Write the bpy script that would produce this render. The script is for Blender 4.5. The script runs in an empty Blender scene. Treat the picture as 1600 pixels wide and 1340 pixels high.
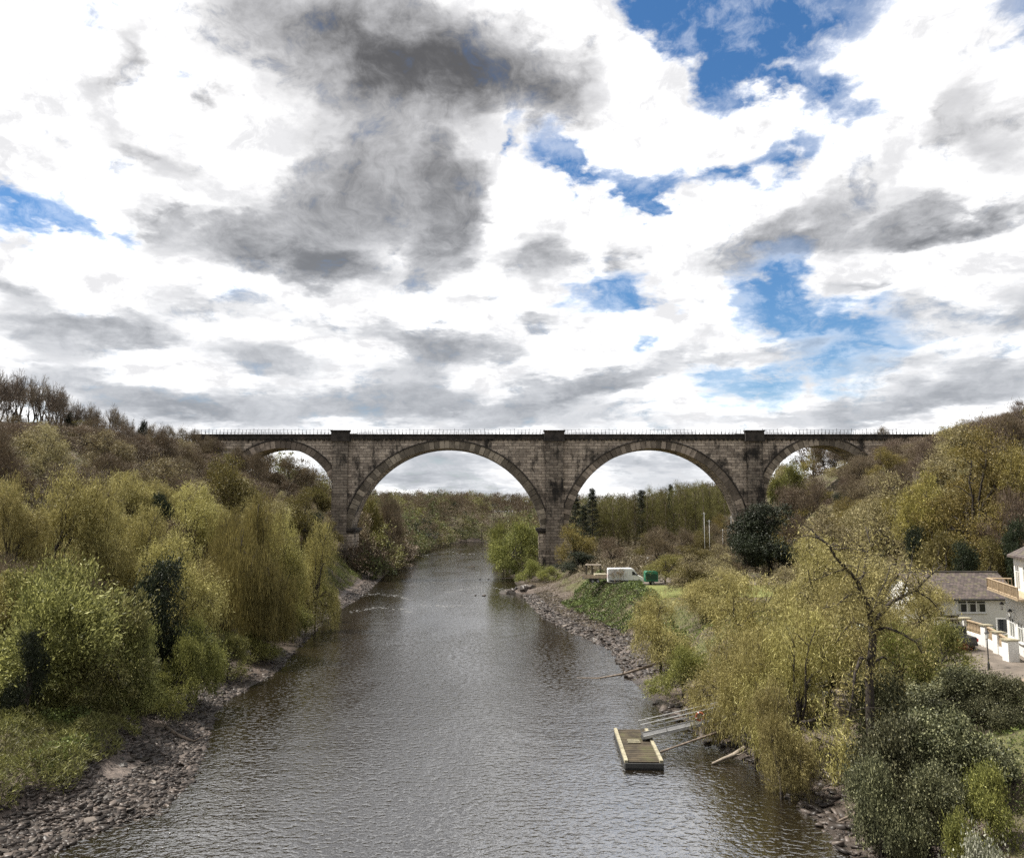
import bpy, math, random
import numpy as np
R = math.radians
FPX, CX, CY, HZ = 1256.0, 800.0, 670.0, 800.0      # focal length and centre in photo pixels, horizon row
CAMZ = 17.0
PITCH = math.atan((HZ - CY) / FPX)

# ------------------------------------------------------------------ camera, world, sun, exposure
scene = bpy.context.scene
C = scene.collection
cam_d = bpy.data.cameras.new("camera"); cam = bpy.data.objects.new("camera", cam_d); C.objects.link(cam)
cam.location = (0, 0, CAMZ); cam.rotation_euler = (math.pi / 2 + PITCH, 0, 0)
cam_d.sensor_fit = 'HORIZONTAL'; cam_d.sensor_width = 36.0; cam_d.lens = 36.0 * FPX / 1600.0
cam_d.clip_start = 0.5; cam_d.clip_end = 20000
scene.camera = cam
scene.render.resolution_x = 1024; scene.render.resolution_y = 857
scene.view_settings.view_transform = 'Standard'; scene.view_settings.look = 'None'
scene.view_settings.exposure = 0.72; scene.view_settings.gamma = 1.0
scene.cycles.use_denoising = False
scene.cycles.max_bounces = 5; scene.cycles.diffuse_bounces = 2; scene.cycles.glossy_bounces = 3
scene.cycles.transmission_bounces = 3; scene.cycles.transparent_max_bounces = 6
scene.cycles.sample_clamp_direct = 6; scene.cycles.sample_clamp_indirect = 4
scene.cycles.caustics_reflective = False; scene.cycles.caustics_refractive = False

SUN_TO = np.array((-0.46, 0.10, 0.88)); SUN_TO /= np.linalg.norm(SUN_TO)
sun_d = bpy.data.lights.new("sun", 'SUN'); sun = bpy.data.objects.new("sun", sun_d); C.objects.link(sun)
sun_d.energy = 5.0; sun_d.angle = R(0.6); sun_d.color = (1.0, 0.95, 0.87)
from mathutils import Vector, Matrix
sun.rotation_euler = Vector(SUN_TO).to_track_quat('Z', 'Y').to_euler()

world = bpy.data.worlds.new("World"); scene.world = world; world.use_nodes = True
WHITE = 1.25
def build_sky():
    nt = world.node_tree; N = nt.nodes; L = nt.links; N.clear()
    def sock(n, i, v):
        if v is None: return
        if isinstance(v, bpy.types.NodeSocket): L.new(v, n.inputs[i])
        else: n.inputs[i].default_value = v
    def m(op, a, b=None, c=None, clamp=False):
        n = N.new('ShaderNodeMath'); n.operation = op; n.use_clamp = clamp
        sock(n, 0, a); sock(n, 1, b); sock(n, 2, c); return n.outputs[0]
    def vm(op, a, b=None, c=None, scale=None):
        n = N.new('ShaderNodeVectorMath'); n.operation = op
        sock(n, 0, a); sock(n, 1, b); sock(n, 2, c)
        if scale is not None: sock(n, 3, scale)
        return n.outputs[0]
    def noise(vec, scale, detail=6, rough=0.55, dist=0.0, color=False):
        n = N.new('ShaderNodeTexNoise'); n.noise_dimensions = '3D'
        n.inputs['Scale'].default_value = scale; n.inputs['Detail'].default_value = detail
        n.inputs['Roughness'].default_value = rough; n.inputs['Distortion'].default_value = dist
        L.new(vec, n.inputs['Vector']); return n.outputs['Color' if color else 0]
    def smooth(x, a, b, lo=0.0, hi=1.0):
        n = N.new('ShaderNodeMapRange'); n.interpolation_type = 'SMOOTHSTEP'
        sock(n, 0, x); n.inputs[1].default_value = a; n.inputs[2].default_value = b
        n.inputs[3].default_value = lo; n.inputs[4].default_value = hi; return n.outputs[0]
    def mixc(f, a, b):
        n = N.new('ShaderNodeMix'); n.data_type = 'RGBA'; sock(n, 0, f); sock(n, 6, a); sock(n, 7, b); return n.outputs[2]
    tc = N.new('ShaderNodeTexCoord')
    d = vm('NORMALIZE', tc.outputs['Generated'])
    sp = N.new('ShaderNodeSeparateXYZ'); L.new(d, sp.inputs[0])
    x, y, z = sp.outputs
    az = m('ARCTAN2', x, y); el = m('ARCSINE', z)
    cb = N.new('ShaderNodeCombineXYZ'); L.new(az, cb.inputs[0]); L.new(el, cb.inputs[1]); A = cb.outputs[0]
    # cloud-layer coordinates: the layer is a flat sheet overhead, so clouds flatten towards the horizon
    zz = m('ADD', m('ABSOLUTE', z), 0.16)
    cp = N.new('ShaderNodeCombineXYZ'); L.new(m('DIVIDE', x, zz), cp.inputs[0]); L.new(m('DIVIDE', y, zz), cp.inputs[1]); P = cp.outputs[0]
    wn = vm('SUBTRACT', noise(P, 1.6, 5, 0.6, color=True), (0.5, 0.5, 0.5))
    wf = vm('SUBTRACT', noise(P, 6.0, 6, 0.62, color=True), (0.5, 0.5, 0.5))
    elk = smooth(el, 0.02, 0.45, 0.35, 1.0)
    A1 = vm('ADD', A, vm('MULTIPLY', vm('SCALE', wn, scale=elk), (0.22, 0.14, 0)))
    A2 = vm('ADD', A1, vm('MULTIPLY', vm('SCALE', wf, scale=elk), (0.15, 0.10, 0)))
    def azel(px, py):
        v = Vector(((px - CX) / FPX, math.cos(PITCH) - (CY - py) / FPX * math.sin(PITCH), math.sin(PITCH) + (CY - py) / FPX * math.cos(PITCH))).normalized()
        return math.atan2(v.x, v.y), math.asin(v.z)
    def blobs(lst):
        acc = None
        for (px, py, rx, ry, rot, w) in lst:
            a0, e0 = azel(px, py)
            mp = N.new('ShaderNodeMapping'); mp.vector_type = 'TEXTURE'; L.new(A2, mp.inputs[0])
            mp.inputs['Location'].default_value = (a0, e0, 0); mp.inputs['Rotation'].default_value = (0, 0, R(rot))
            mp.inputs['Scale'].default_value = (rx / FPX * 1.25, ry / FPX * 1.25, 1)
            g = N.new('ShaderNodeTexGradient'); g.gradient_type = 'SPHERICAL'; L.new(mp.outputs[0], g.inputs[0])
            acc = m('MULTIPLY', g.outputs[1], w) if acc is None else m('MULTIPLY_ADD', g.outputs[1], w, acc)
        return acc
    blue = blobs([(1085, 25, 160, 60, -8, 1.7), (1230, 40, 150, 70, 15, 1.6), (1130, 95, 70, 45, 20, 1.2), (1010, 30, 70, 35, -30, 1.2), (1300, 140, 65, 34, 0, 1.5),
                  (1215, 130, 60, 16, -8, 1.0), (1560, 20, 60, 30, -5, 1.4), (800, 232, 26, 28, 0, 1.3), (880, 258, 70, 26, -30, 1.3), (1020, 288, 60, 28, 25, 1.4),
                  (1020, 315, 26, 22, 0, 1.1), (1120, 262, 70, 22, 12, 1.3), (1220, 252, 60, 26, 12, 1.3), (945, 275, 60, 20, -10, 1.0), (40, 322, 80, 28, 8, 1.7),
                  (140, 345, 30, 16, -30, 1.1), (220, 362, 24, 18, 20, 1.0), (950, 470, 90, 34, 8, 1.3), (1000, 490, 60, 22, -5, 1.0), (1215, 450, 75, 62, 30, 1.7), (1330, 500, 100, 40, -12, 1.5),
                  (1240, 385, 50, 40, 0, 0.9), (1300, 545, 90, 30, 0, 1.1), (1190, 600, 130, 38, 8, 1.2), (1340, 580, 60, 26, 10, 0.9), (1090, 580, 60, 20, 0, 0.8), (1010, 535, 24, 18, 0, 0.8)])
    grey = blobs([(330, 470, 120, 22, 4, .7), (520, 500, 110, 20, -4, .7), (1020, 560, 120, 18, 6, .8), (760, 480, 60, 18, 0, .6), (130, 600, 140, 22, -4, .9), (1420, 560, 90, 20, 8, .8), (1060, 470, 60, 14, 6, .5), (1380, 250, 90, 30, 20, .5), (110, 220, 60, 60, 0, .45), (560, 60, 260, 110, 0, 1.1), (700, 110, 230, 80, -6, 1.5), (860, 150, 90, 60, -20, 1.0), (560, 160, 190, 60, 6, .8), (420, 30, 110, 60, 0, .6),
                  (600, 280, 170, 100, 10, 1.25), (690, 350, 60, 110, -8, 1.5), (400, 385, 150, 42, 0, 1.45), (490, 395, 60, 40, 0, .8), (560, 425, 130, 42, -8, 1.0), (480, 330, 140, 60, 10, .9),
                  (740, 392, 60, 24, 0, .6), (850, 400, 70, 62, 25, 1.5), (965, 415, 40, 34, 0, .9), (190, 90, 30, 62, -12, .75), (260, 235, 90, 42, -25, .95), (325, 140, 30, 20, -40, .7), (265, 335, 34, 22, -40, .9),
                  (20, 436, 60, 26, -15, 1.3), (70, 512, 130, 34, -4, 1.35), (240, 502, 60, 26, 0, 1.4), (170, 515, 60, 20, 5, .8), (90, 565, 70, 30, 0, .6),
                  (410, 552, 110, 32, -6, 1.25), (600, 580, 70, 34, -10, .9), (620, 528, 50, 22, -20, 1.1), (700, 545, 80, 28, 5, 1.2), (680, 580, 60, 60, 0, .9), (780, 562, 60, 22, -10, 1.0),
                  (430, 625, 260, 32, 2, 1.2), (700, 640, 200, 32, 0, 1.3), (250, 640, 120, 22, 0, .9), (870, 620, 130, 28, 12, 1.3), (950, 595, 90, 22, 15, 1.3), (850, 522, 60, 22, 8, 1.0), (870, 590, 100, 18, 10, 1.0),
                  (1180, 385, 110, 40, 15, 1.3), (1290, 330, 110, 40, 12, 1.15), (1390, 350, 80, 34, 10, 1.1), (1450, 320, 60, 50, 0, .8), (1550, 335, 80, 26, 12, 1.25), (1480, 350, 60, 20, 0, 1.1), (1355, 442, 60, 16, 4, 1.2),
                  (1560, 190, 80, 50, -30, .9), (1500, 130, 40, 60, 0, .5), (1430, 492, 50, 34, 0, .9), (1580, 475, 80, 40, 10, 1.1), (1200, 545, 130, 22, 4, .9), (1480, 600, 180, 26, 6, 1.1), (1560, 610, 130, 26, 6, 1.1), (1410, 640, 160, 18, 4, 1.0), (1310, 630, 26, 40, 0, .7), (1540, 560, 50, 20, 0, .9),
                  (1100, 520, 60, 14, 4, .5), (1180, 190, 30, 26, 30, .55), (960, 640, 80, 20, 6, .8),
                  (330, 655, 220, 24, 0, 1.0), (900, 665, 160, 18, 0, .8), (1180, 660, 160, 16, 0, .7), (640, 745, 170, 22, 0, 1.5), (700, 715, 120, 16, 0, 1.3), (1000, 725, 140, 22, 0, 1.3), (1050, 755, 120, 14, 0, 1.0), (1290, 710, 60, 12, 0, .9), (760, 770, 90, 10, 0, .9)])
    front = smooth(y, 0.55, 0.8)                      # outside this sector extra unseen grey cloud is added to dim the fill light
    n1 = noise(P, 2.2, 8, 0.6, 0.3); n2 = noise(P, 5.5, 9, 0.62, 0.2); n3 = noise(A1, 13.0, 10, 0.70)
    nb = m('ADD', m('MULTIPLY_ADD', n2, 1.1, -0.55), m('MULTIPLY_ADD', n3, 1.8, -0.9))
    B = m('ADD', m('MULTIPLY', blue, 0.92), m('MULTIPLY', nb, 1.55))
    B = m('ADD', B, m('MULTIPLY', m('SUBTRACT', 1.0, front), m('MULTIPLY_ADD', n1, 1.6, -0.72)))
    bmask = m('POWER', smooth(B, 0.14, 1.05), 0.72)
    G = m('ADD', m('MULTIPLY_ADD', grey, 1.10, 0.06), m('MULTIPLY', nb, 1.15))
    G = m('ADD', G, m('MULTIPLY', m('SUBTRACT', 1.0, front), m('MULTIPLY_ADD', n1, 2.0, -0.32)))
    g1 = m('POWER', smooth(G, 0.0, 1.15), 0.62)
    g2 = smooth(m('ADD', G, m('MULTIPLY_ADD', n3, 1.2, -0.6)), 0.45, 2.5)
    fluff = smooth(m('ADD', m('MULTIPLY', n2, 0.45), m('MULTIPLY', n3, 0.55)), 0.40, 0.64)
    white = mixc(fluff, (0.52, 0.52, 0.53, 1), (WHITE * 1.15, WHITE * 1.14, WHITE * 1.12, 1))
    lowcol = smooth(el, 0.02, 0.5)
    lgrey = mixc(lowcol, (0.42, 0.435, 0.46, 1), (0.36, 0.36, 0.37, 1))
    dgrey = mixc(lowcol, (0.225, 0.24, 0.265, 1), (0.075, 0.075, 0.079, 1))
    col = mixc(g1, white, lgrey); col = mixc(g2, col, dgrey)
    sky = N.new('ShaderNodeTexSky'); sky.sky_type = 'NISHITA'; sky.sun_disc = False
    sky.sun_elevation = math.asin(SUN_TO[2]); sky.sun_rotation = math.atan2(SUN_TO[0], SUN_TO[1])
    sky.air_density = 1.0; sky.dust_density = 0.4; sky.ozone_density = 3.0
    hs = N.new('ShaderNodeHueSaturation'); hs.inputs['Saturation'].default_value = 1.25; L.new(sky.outputs[0], hs.inputs['Color'])
    bg1 = N.new('ShaderNodeBackground'); L.new(hs.outputs[0], bg1.inputs[0]); bg1.inputs[1].default_value = 0.078
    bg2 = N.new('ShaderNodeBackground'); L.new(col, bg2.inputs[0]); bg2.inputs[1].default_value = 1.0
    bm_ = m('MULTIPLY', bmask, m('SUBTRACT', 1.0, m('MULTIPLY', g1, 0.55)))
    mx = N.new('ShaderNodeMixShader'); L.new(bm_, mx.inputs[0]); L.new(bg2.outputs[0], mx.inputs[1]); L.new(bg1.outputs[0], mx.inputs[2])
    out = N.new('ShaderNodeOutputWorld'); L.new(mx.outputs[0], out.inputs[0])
build_sky()
world.cycles.sampling_method = 'MANUAL'; world.cycles.sample_map_resolution = 512

# ------------------------------------------------------------------ helpers
rs = np.random.RandomState(7); random.seed(7)
def ray(px, py):
    a, b = (px - CX) / FPX, (CY - py) / FPX
    return np.array((a, math.cos(PITCH) - b * math.sin(PITCH), math.sin(PITCH) + b * math.cos(PITCH)))
def atY(px, py, Y):                       # world point on the plane y = Y seen at a photo pixel
    d = ray(px, py); t = Y / d[1]; return np.array((d[0] * t, Y, CAMZ + d[2] * t))
def atZ(px, py, z=0.0):
    d = ray(px, py); t = (z - CAMZ) / d[2]; return np.array((d[0] * t, d[1] * t, z))
def smst(a, b, x):
    t = np.clip((np.asarray(x, float) - a) / (b - a), 0, 1); return t * t * (3 - 2 * t)

_tab = np.random.RandomState(3).rand(256, 256)
def vnoise(x, y, s):                      # smooth value noise, 0..1
    x = np.asarray(x, float) / s + 57.3; y = np.asarray(y, float) / s + 91.7
    xi = np.floor(x).astype(int); yi = np.floor(y).astype(int); fx = x - xi; fy = y - yi
    fx = fx * fx * (3 - 2 * fx); fy = fy * fy * (3 - 2 * fy)
    g = lambda i, j: _tab[i % 256, j % 256]
    return (g(xi, yi) * (1 - fx) + g(xi + 1, yi) * fx) * (1 - fy) + (g(xi, yi + 1) * (1 - fx) + g(xi + 1, yi + 1) * fx) * fy

# river banks read from the photograph (water level z = 0)
LB = [(60, 1340), (150, 1300), (245, 1268), (300, 1215), (322, 1150), (345, 1098), (430, 1052), (470, 1008), (515, 962), (560, 935), (598, 902), (636, 870), (668, 857)]
RB = [(1330, 1340), (1290, 1298), (1232, 1240), (1200, 1208), (1140, 1180), (1095, 1150), (1030, 1108), (985, 1062), (958, 1015), (900, 990), (852, 965), (822, 935), (800, 905), (788, 880), (776, 862)]
lp = np.array([atZ(*p) for p in LB]); rp = np.array([atZ(*p) for p in RB])
LY = np.concatenate(([-400, 0, 25], lp[:, 1], [435, 462, 490, 520, 3000])); LX = np.concatenate(([-26, -24, -23], lp[:, 0], [-37, -27, 0, 50, 2600]))
RY = np.concatenate(([-400, 0, 25], rp[:, 1], [400, 436, 452, 475, 3000])); RX = np.concatenate(([22, 20, 18], rp[:, 0], [-9, -9, 6, 60, 2680]))
xl = lambda Y: np.interp(Y, LY, LX)
xr = lambda Y: np.interp(Y, RY, RX)
def hgt(x, y):
    x = np.asarray(x, float); y = np.asarray(y, float)
    wob = (vnoise(x, y, 4.0) - .5) * 2.2 + (vnoise(x, y, 1.5) - .5) * .8
    near = smst(70, 130, y)
    d = xl(y) - x + wob * smst(0, 3, xl(y) - x)
    hn = np.interp(d, [-8, -3, 0, 3.6, 4.8, 6.2, 9.8, 20, 60, 85, 130, 600], [-2.5, -1.2, 0, .75, 1.0, 2.4, 3.2, 5.5, 22, 29, 31, 34])
    hf = np.interp(d, [-8, -3, 0, 4, 7, 12, 32, 48, 80, 600], [-2.5, -1.2, 0, .7, 3, 7.5, 21, 28.5, 31.5, 34])
    hl = hn * (1 - near) + hf * near
    capL = 40 - 20 * smst(262, 370, y)
    hl = np.where(hl > 0, hl * capL / 40, hl)
    e = x - xr(y) + wob * smst(0, 3, x - xr(y))
    hr = np.interp(e, [-8, -3, 0, 5, 8, 11, 14, 60], [-2.5, -1.2, 0, .9, 1.7, 3.6, 4.9, 5.4])
    toe = 56 + smst(150, 205, y) * 3
    hill = np.interp(x - toe, [0, 5, 26, 40, 600], [0, 1.8, 20, 26, 31])
    hill = hill * (1 - .5 * smst(225, 330, y)) * smst(30, 60, y + 12)
    hr = hr + hill * smst(0, 6, e)
    h = np.where(x < (xl(y) + xr(y)) / 2, hl, hr)
    far = smst(440, 600, y) * 17 * smst(8, 60, np.minimum(np.abs(d), np.abs(e)))
    land = np.maximum(d, e)
    h = np.where((land > 0), np.maximum(h, far), h)
    rough = (vnoise(x, y, 9) - .5) * 1.2 + (vnoise(x, y, 2.2) - .5) * .35
    flat = smst(34, 37, x) * (1 - smst(49, 52, x)) * smst(52, 56, y) * (1 - smst(82, 86, y))      # car park terrace
    flat2 = smst(14, 18, x) * (1 - smst(40, 46, x)) * smst(112, 120, y) * (1 - smst(168, 180, y))  # van yard
    h = h + rough * smst(1.0, 3.0, h) * (1 - flat) * (1 - flat2)
    h = h * (1 - flat) + 5.5 * flat
    h = np.where(flat2 > 0, h * (1 - flat2) + 5.0 * flat2, h)
    spit = np.exp(-(((x + 1.0) / 8.0) ** 2 + ((y - 173) / 2.8) ** 2))          # low rocky spit below the middle pier
    return h + spit * 1.3 * smst(.0, 1, .5 + .5 * (vnoise(x, y, 1.5)))

def mesh_np(name, V, F, mats=(), smooth=False, midx=None):
    V = np.asarray(V, np.float32); F = np.asarray(F, np.int32); k = F.shape[1]
    me = bpy.data.meshes.new(name)
    me.vertices.add(len(V)); me.vertices.foreach_set('co', V.ravel())
    me.loops.add(F.size); me.loops.foreach_set('vertex_index', F.ravel())
    me.polygons.add(len(F)); me.polygons.foreach_set('loop_start', np.arange(0, F.size, k, dtype=np.int32))
    me.polygons.foreach_set('loop_total', np.full(len(F), k, np.int32))
    if smooth: me.polygons.foreach_set('use_smooth', np.ones(len(F), bool))
    if midx is not None: me.polygons.foreach_set('material_index', np.asarray(midx, np.int32))
    me.update(calc_edges=True)
    for mm in mats: me.materials.append(mm)
    return me
def link(name, me, parent=None, loc=None):
    o = bpy.data.objects.new(name, me); C.objects.link(o)
    if parent is not None: o.parent = parent
    if loc is not None: o.location = loc
    return o
def tag(o, label=None, cat=None, group=None, kind=None):
    for k, v in (('label', label), ('category', cat), ('group', group), ('kind', kind)):
        if v: o[k] = v
    return o
def empty(name, loc, rz=0.0, label=None, cat=None, group=None):
    o = bpy.data.objects.new(name, None); C.objects.link(o); o.location = loc; o.rotation_euler = (0, 0, rz)
    o.empty_display_size = .3
    return tag(o, label, cat, group)

class MB:                                 # collects shapes and links them as ONE mesh
    def __init__(s): s.v = []; s.f = []
    def add(s, V, F):
        b = len(s.v); s.v += [tuple(map(float, p)) for p in V]; s.f += [tuple(i + b for i in f) for f in F]
    def box(s, c, d, rz=0.0, M=None):
        hx, hy, hz = d[0] / 2, d[1] / 2, d[2] / 2; ca, sa = math.cos(rz), math.sin(rz); P = []
        for z in (-hz, hz):
            for x, y in ((-hx, -hy), (hx, -hy), (hx, hy), (-hx, hy)): P.append((c[0] + x * ca - y * sa, c[1] + x * sa + y * ca, c[2] + z))
        s.add(P, [(3, 2, 1, 0), (4, 5, 6, 7), (0, 1, 5, 4), (1, 2, 6, 5), (2, 3, 7, 6), (3, 0, 4, 7)]); return s
    def b2(s, p0, p1): return s.box([(p0[i] + p1[i]) / 2 for i in range(3)], [abs(p1[i] - p0[i]) for i in range(3)])
    def tube(s, pts, rad, n=6, cap=True):
        pts = [np.array(p, float) for p in pts]
        if not hasattr(rad, '__len__'): rad = [rad] * len(pts)
        P = []; ref = None
        for i, p in enumerate(pts):
            t = pts[min(i + 1, len(pts) - 1)] - pts[max(i - 1, 0)]; t = t / (np.linalg.norm(t) + 1e-9)
            if ref is None: ref = np.array((0, 0, 1.)) if abs(t[2]) < .9 else np.array((1., 0, 0))
            u = np.cross(t, ref); u /= np.linalg.norm(u) + 1e-9; w = np.cross(u, t); ref = w
            for k in range(n):
                a = 2 * math.pi * k / n; P.append(p + (u * math.cos(a) + w * math.sin(a)) * rad[i])
        F = [(i * n + k, i * n + (k + 1) % n, (i + 1) * n + (k + 1) % n, (i + 1) * n + k) for i in range(len(pts) - 1) for k in range(n)]
        if cap: F += [tuple(range(n - 1, -1, -1)), tuple(range((len(pts) - 1) * n, len(pts) * n))]
        s.add(P, F); return s
    def prism(s, prof, y0, y1, axis='y'):      # profile polygon extruded along an axis
        n = len(prof); P = []
        for yy in (y0, y1):
            for a, b in prof: P.append((a, yy, b) if axis == 'y' else (yy, a, b) if axis == 'x' else (a, b, yy))
        F = [tuple(range(n)), tuple(range(2 * n - 1, n - 1, -1))] + [(i + n, (i + 1) % n + n, (i + 1) % n, i) for i in range(n)]
        s.add(P, F); return s
    def xf(s, M):
        s.v = [tuple(M @ Vector(p)) for p in s.v]; return s
    def build(s, name, mat, parent=None, loc=None, smooth=False, bevel=0):
        me = bpy.data.meshes.new(name); me.from_pydata(s.v, [], s.f); me.materials.append(mat)
        import bmesh
        b = bmesh.new(); b.from_mesh(me); bmesh.ops.recalc_face_normals(b, faces=b.faces)
        if bevel: bmesh.ops.bevel(b, geom=list(b.edges), offset=bevel, segments=1, affect='EDGES', clamp_overlap=True)
        b.to_mesh(me); b.free()
        if smooth: me.polygons.foreach_set('use_smooth', [True] * len(me.polygons))
        me.update(); return link(name, me, parent, loc)

# ------------------------------------------------------------------ materials
class NT:
    def __init__(s, name):
        s.m = bpy.data.materials.new(name); s.m.use_nodes = True; s.nt = s.m.node_tree; s.N = s.nt.nodes; s.L = s.nt.links; s.N.clear()
        s.out = s.N.new('ShaderNodeOutputMaterial')
    def sk(s, n, i, v):
        if v is None: return
        if isinstance(v, bpy.types.NodeSocket): s.L.new(v, n.inputs[i])
        else: n.inputs[i].default_value = v
    def math(s, op, a, b=None, c=None):
        n = s.N.new('ShaderNodeMath'); n.operation = op; s.sk(n, 0, a); s.sk(n, 1, b); s.sk(n, 2, c); return n.outputs[0]
    def vm(s, op, a, b=None):
        n = s.N.new('ShaderNodeVectorMath'); n.operation = op; s.sk(n, 0, a); s.sk(n, 1, b); return n.outputs[0]
    def noise(s, vec, scale, detail=4, rough=.55, col=False):
        n = s.N.new('ShaderNodeTexNoise'); n.inputs['Scale'].default_value = scale; n.inputs['Detail'].default_value = detail; n.inputs['Roughness'].default_value = rough
        s.L.new(vec, n.inputs['Vector']); return n.outputs['Color' if col else 0]
    def rng(s, x, a, b, lo=0., hi=1.):
        n = s.N.new('ShaderNodeMapRange'); n.interpolation_type = 'SMOOTHSTEP'; s.sk(n, 0, x)
        for i, v in enumerate((a, b, lo, hi)): n.inputs[i + 1].default_value = v
        return n.outputs[0]
    def mix(s, f, a, b, mode='MIX'):
        n = s.N.new('ShaderNodeMix'); n.data_type = 'RGBA'; n.blend_type = mode
        c = lambda v: (*v, 1) if isinstance(v, tuple) and len(v) == 3 else v
        s.sk(n, 0, f); s.sk(n, 6, c(a)); s.sk(n, 7, c(b)); return n.outputs[2]
    def ramp(s, f, stops):
        n = s.N.new('ShaderNodeValToRGB'); e = n.color_ramp.elements
        while len(e) < len(stops): e.new(.5)
        for i, (p, c) in enumerate(stops): e[i].position = p; e[i].color = (*c, 1)
        s.L.new(f, n.inputs[0]); return n.outputs[0]
    def obj(s): return s.N.new('ShaderNodeTexCoord').outputs['Object']
    def pos(s): return s.N.new('ShaderNodeNewGeometry').outputs['Position']
    def bump(s, h, strength=.5, dist=.05):
        n = s.N.new('ShaderNodeBump'); n.inputs['Strength'].default_value = strength; n.inputs['Distance'].default_value = dist; s.L.new(h, n.inputs['Height']); return n.outputs[0]
    def pbsdf(s, col, rough=.7, metal=0., nrm=None, spec=None):
        n = s.N.new('ShaderNodeBsdfPrincipled'); s.sk(n, 'Base Color', (*col, 1) if isinstance(col, tuple) and len(col) == 3 else col)
        s.sk(n, 'Roughness', rough); s.sk(n, 'Metallic', metal)
        if nrm is not None: s.L.new(nrm, n.inputs['Normal'])
        if spec is not None: n.inputs['Specular IOR Level'].default_value = spec
        return n
    def done(s, sh): s.L.new(sh.outputs[0] if not isinstance(sh, bpy.types.NodeSocket) else sh, s.out.inputs[0]); return s.m

def plain(name, col, rough=.6, metal=0., var=.18, scale=2.0, dirt=None, bump=0.):
    t = NT(name); p = t.obj(); n = t.noise(p, scale, 6, .6)
    dk = tuple(c * (1 - var) for c in col); lt = tuple(min(1, c * (1 + var)) for c in col)
    c = t.mix(t.rng(n, .3, .7), dk, lt)
    if dirt: c = t.mix(t.rng(t.noise(p, scale * .45, 8, .7), .5, .72), c, dirt)
    nr = t.bump(t.noise(p, scale * 8, 4), .4, bump) if bump else None
    return t.done(t.pbsdf(c, rough, metal, nr))

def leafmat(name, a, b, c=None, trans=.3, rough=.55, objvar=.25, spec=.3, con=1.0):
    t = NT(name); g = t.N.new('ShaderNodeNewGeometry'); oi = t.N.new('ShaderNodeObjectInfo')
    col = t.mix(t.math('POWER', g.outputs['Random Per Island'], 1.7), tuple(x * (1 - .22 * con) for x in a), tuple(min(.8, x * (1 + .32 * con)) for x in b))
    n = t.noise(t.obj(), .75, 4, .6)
    col = t.mix(t.rng(n, .46, .62), col, t.mix(.55, tuple(x * .75 for x in (c if c else tuple(x * .6 for x in a))), col))  # dark clumps beside brightened leaves: crown light and shade put into the colour
    hs = t.N.new('ShaderNodeHueSaturation'); t.L.new(col, hs.inputs['Color'])
    t.L.new(t.math('MULTIPLY_ADD', oi.outputs['Random'], .022, .491), hs.inputs['Hue'])
    t.L.new(t.math('MULTIPLY_ADD', oi.outputs['Random'], objvar * 2, 1 - objvar), hs.inputs['Value'])
    hs.inputs['Saturation'].default_value = .95
    p = t.pbsdf(hs.outputs[0], rough, spec=spec)
    if trans:
        tr = t.N.new('ShaderNodeBsdfTranslucent'); t.L.new(hs.outputs[0], tr.inputs[0])
        mx = t.N.new('ShaderNodeMixShader'); mx.inputs[0].default_value = trans; t.L.new(p.outputs[0], mx.inputs[1]); t.L.new(tr.outputs[0], mx.inputs[2])
        return t.done(mx.outputs[0])
    return t.done(p)

M = {}
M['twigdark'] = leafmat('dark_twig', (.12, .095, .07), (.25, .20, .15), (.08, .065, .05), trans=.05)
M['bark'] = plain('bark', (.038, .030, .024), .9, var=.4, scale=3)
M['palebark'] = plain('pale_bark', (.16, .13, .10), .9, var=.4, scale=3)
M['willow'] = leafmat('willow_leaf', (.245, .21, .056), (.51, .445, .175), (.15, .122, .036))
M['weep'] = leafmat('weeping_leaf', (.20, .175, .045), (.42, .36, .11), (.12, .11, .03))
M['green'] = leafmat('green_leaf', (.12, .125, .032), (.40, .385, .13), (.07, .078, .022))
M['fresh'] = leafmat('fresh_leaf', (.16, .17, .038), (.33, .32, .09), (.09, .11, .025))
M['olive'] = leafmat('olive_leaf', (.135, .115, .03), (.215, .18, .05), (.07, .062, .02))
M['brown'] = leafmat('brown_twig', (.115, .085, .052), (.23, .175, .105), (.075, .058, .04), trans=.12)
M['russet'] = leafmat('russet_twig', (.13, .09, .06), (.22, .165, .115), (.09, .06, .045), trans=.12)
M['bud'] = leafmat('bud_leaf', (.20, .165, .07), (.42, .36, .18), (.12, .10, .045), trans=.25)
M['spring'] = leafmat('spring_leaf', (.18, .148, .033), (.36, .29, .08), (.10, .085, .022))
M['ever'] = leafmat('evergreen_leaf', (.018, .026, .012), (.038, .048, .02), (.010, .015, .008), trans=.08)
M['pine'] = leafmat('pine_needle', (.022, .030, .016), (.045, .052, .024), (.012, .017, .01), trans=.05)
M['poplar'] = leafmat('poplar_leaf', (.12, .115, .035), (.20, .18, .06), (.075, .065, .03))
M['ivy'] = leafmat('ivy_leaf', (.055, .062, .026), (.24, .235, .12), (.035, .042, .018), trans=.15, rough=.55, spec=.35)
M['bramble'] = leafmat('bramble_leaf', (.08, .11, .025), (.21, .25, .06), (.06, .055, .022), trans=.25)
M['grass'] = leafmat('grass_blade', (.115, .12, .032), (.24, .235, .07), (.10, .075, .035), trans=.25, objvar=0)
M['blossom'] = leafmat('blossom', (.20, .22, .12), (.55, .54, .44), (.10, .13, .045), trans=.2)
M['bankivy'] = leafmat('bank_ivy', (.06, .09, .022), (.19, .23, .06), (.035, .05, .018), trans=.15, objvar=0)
M['deadstem'] = leafmat('dead_stem', (.12, .09, .055), (.21, .165, .10), (.07, .055, .038), trans=.1, objvar=0)

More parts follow.
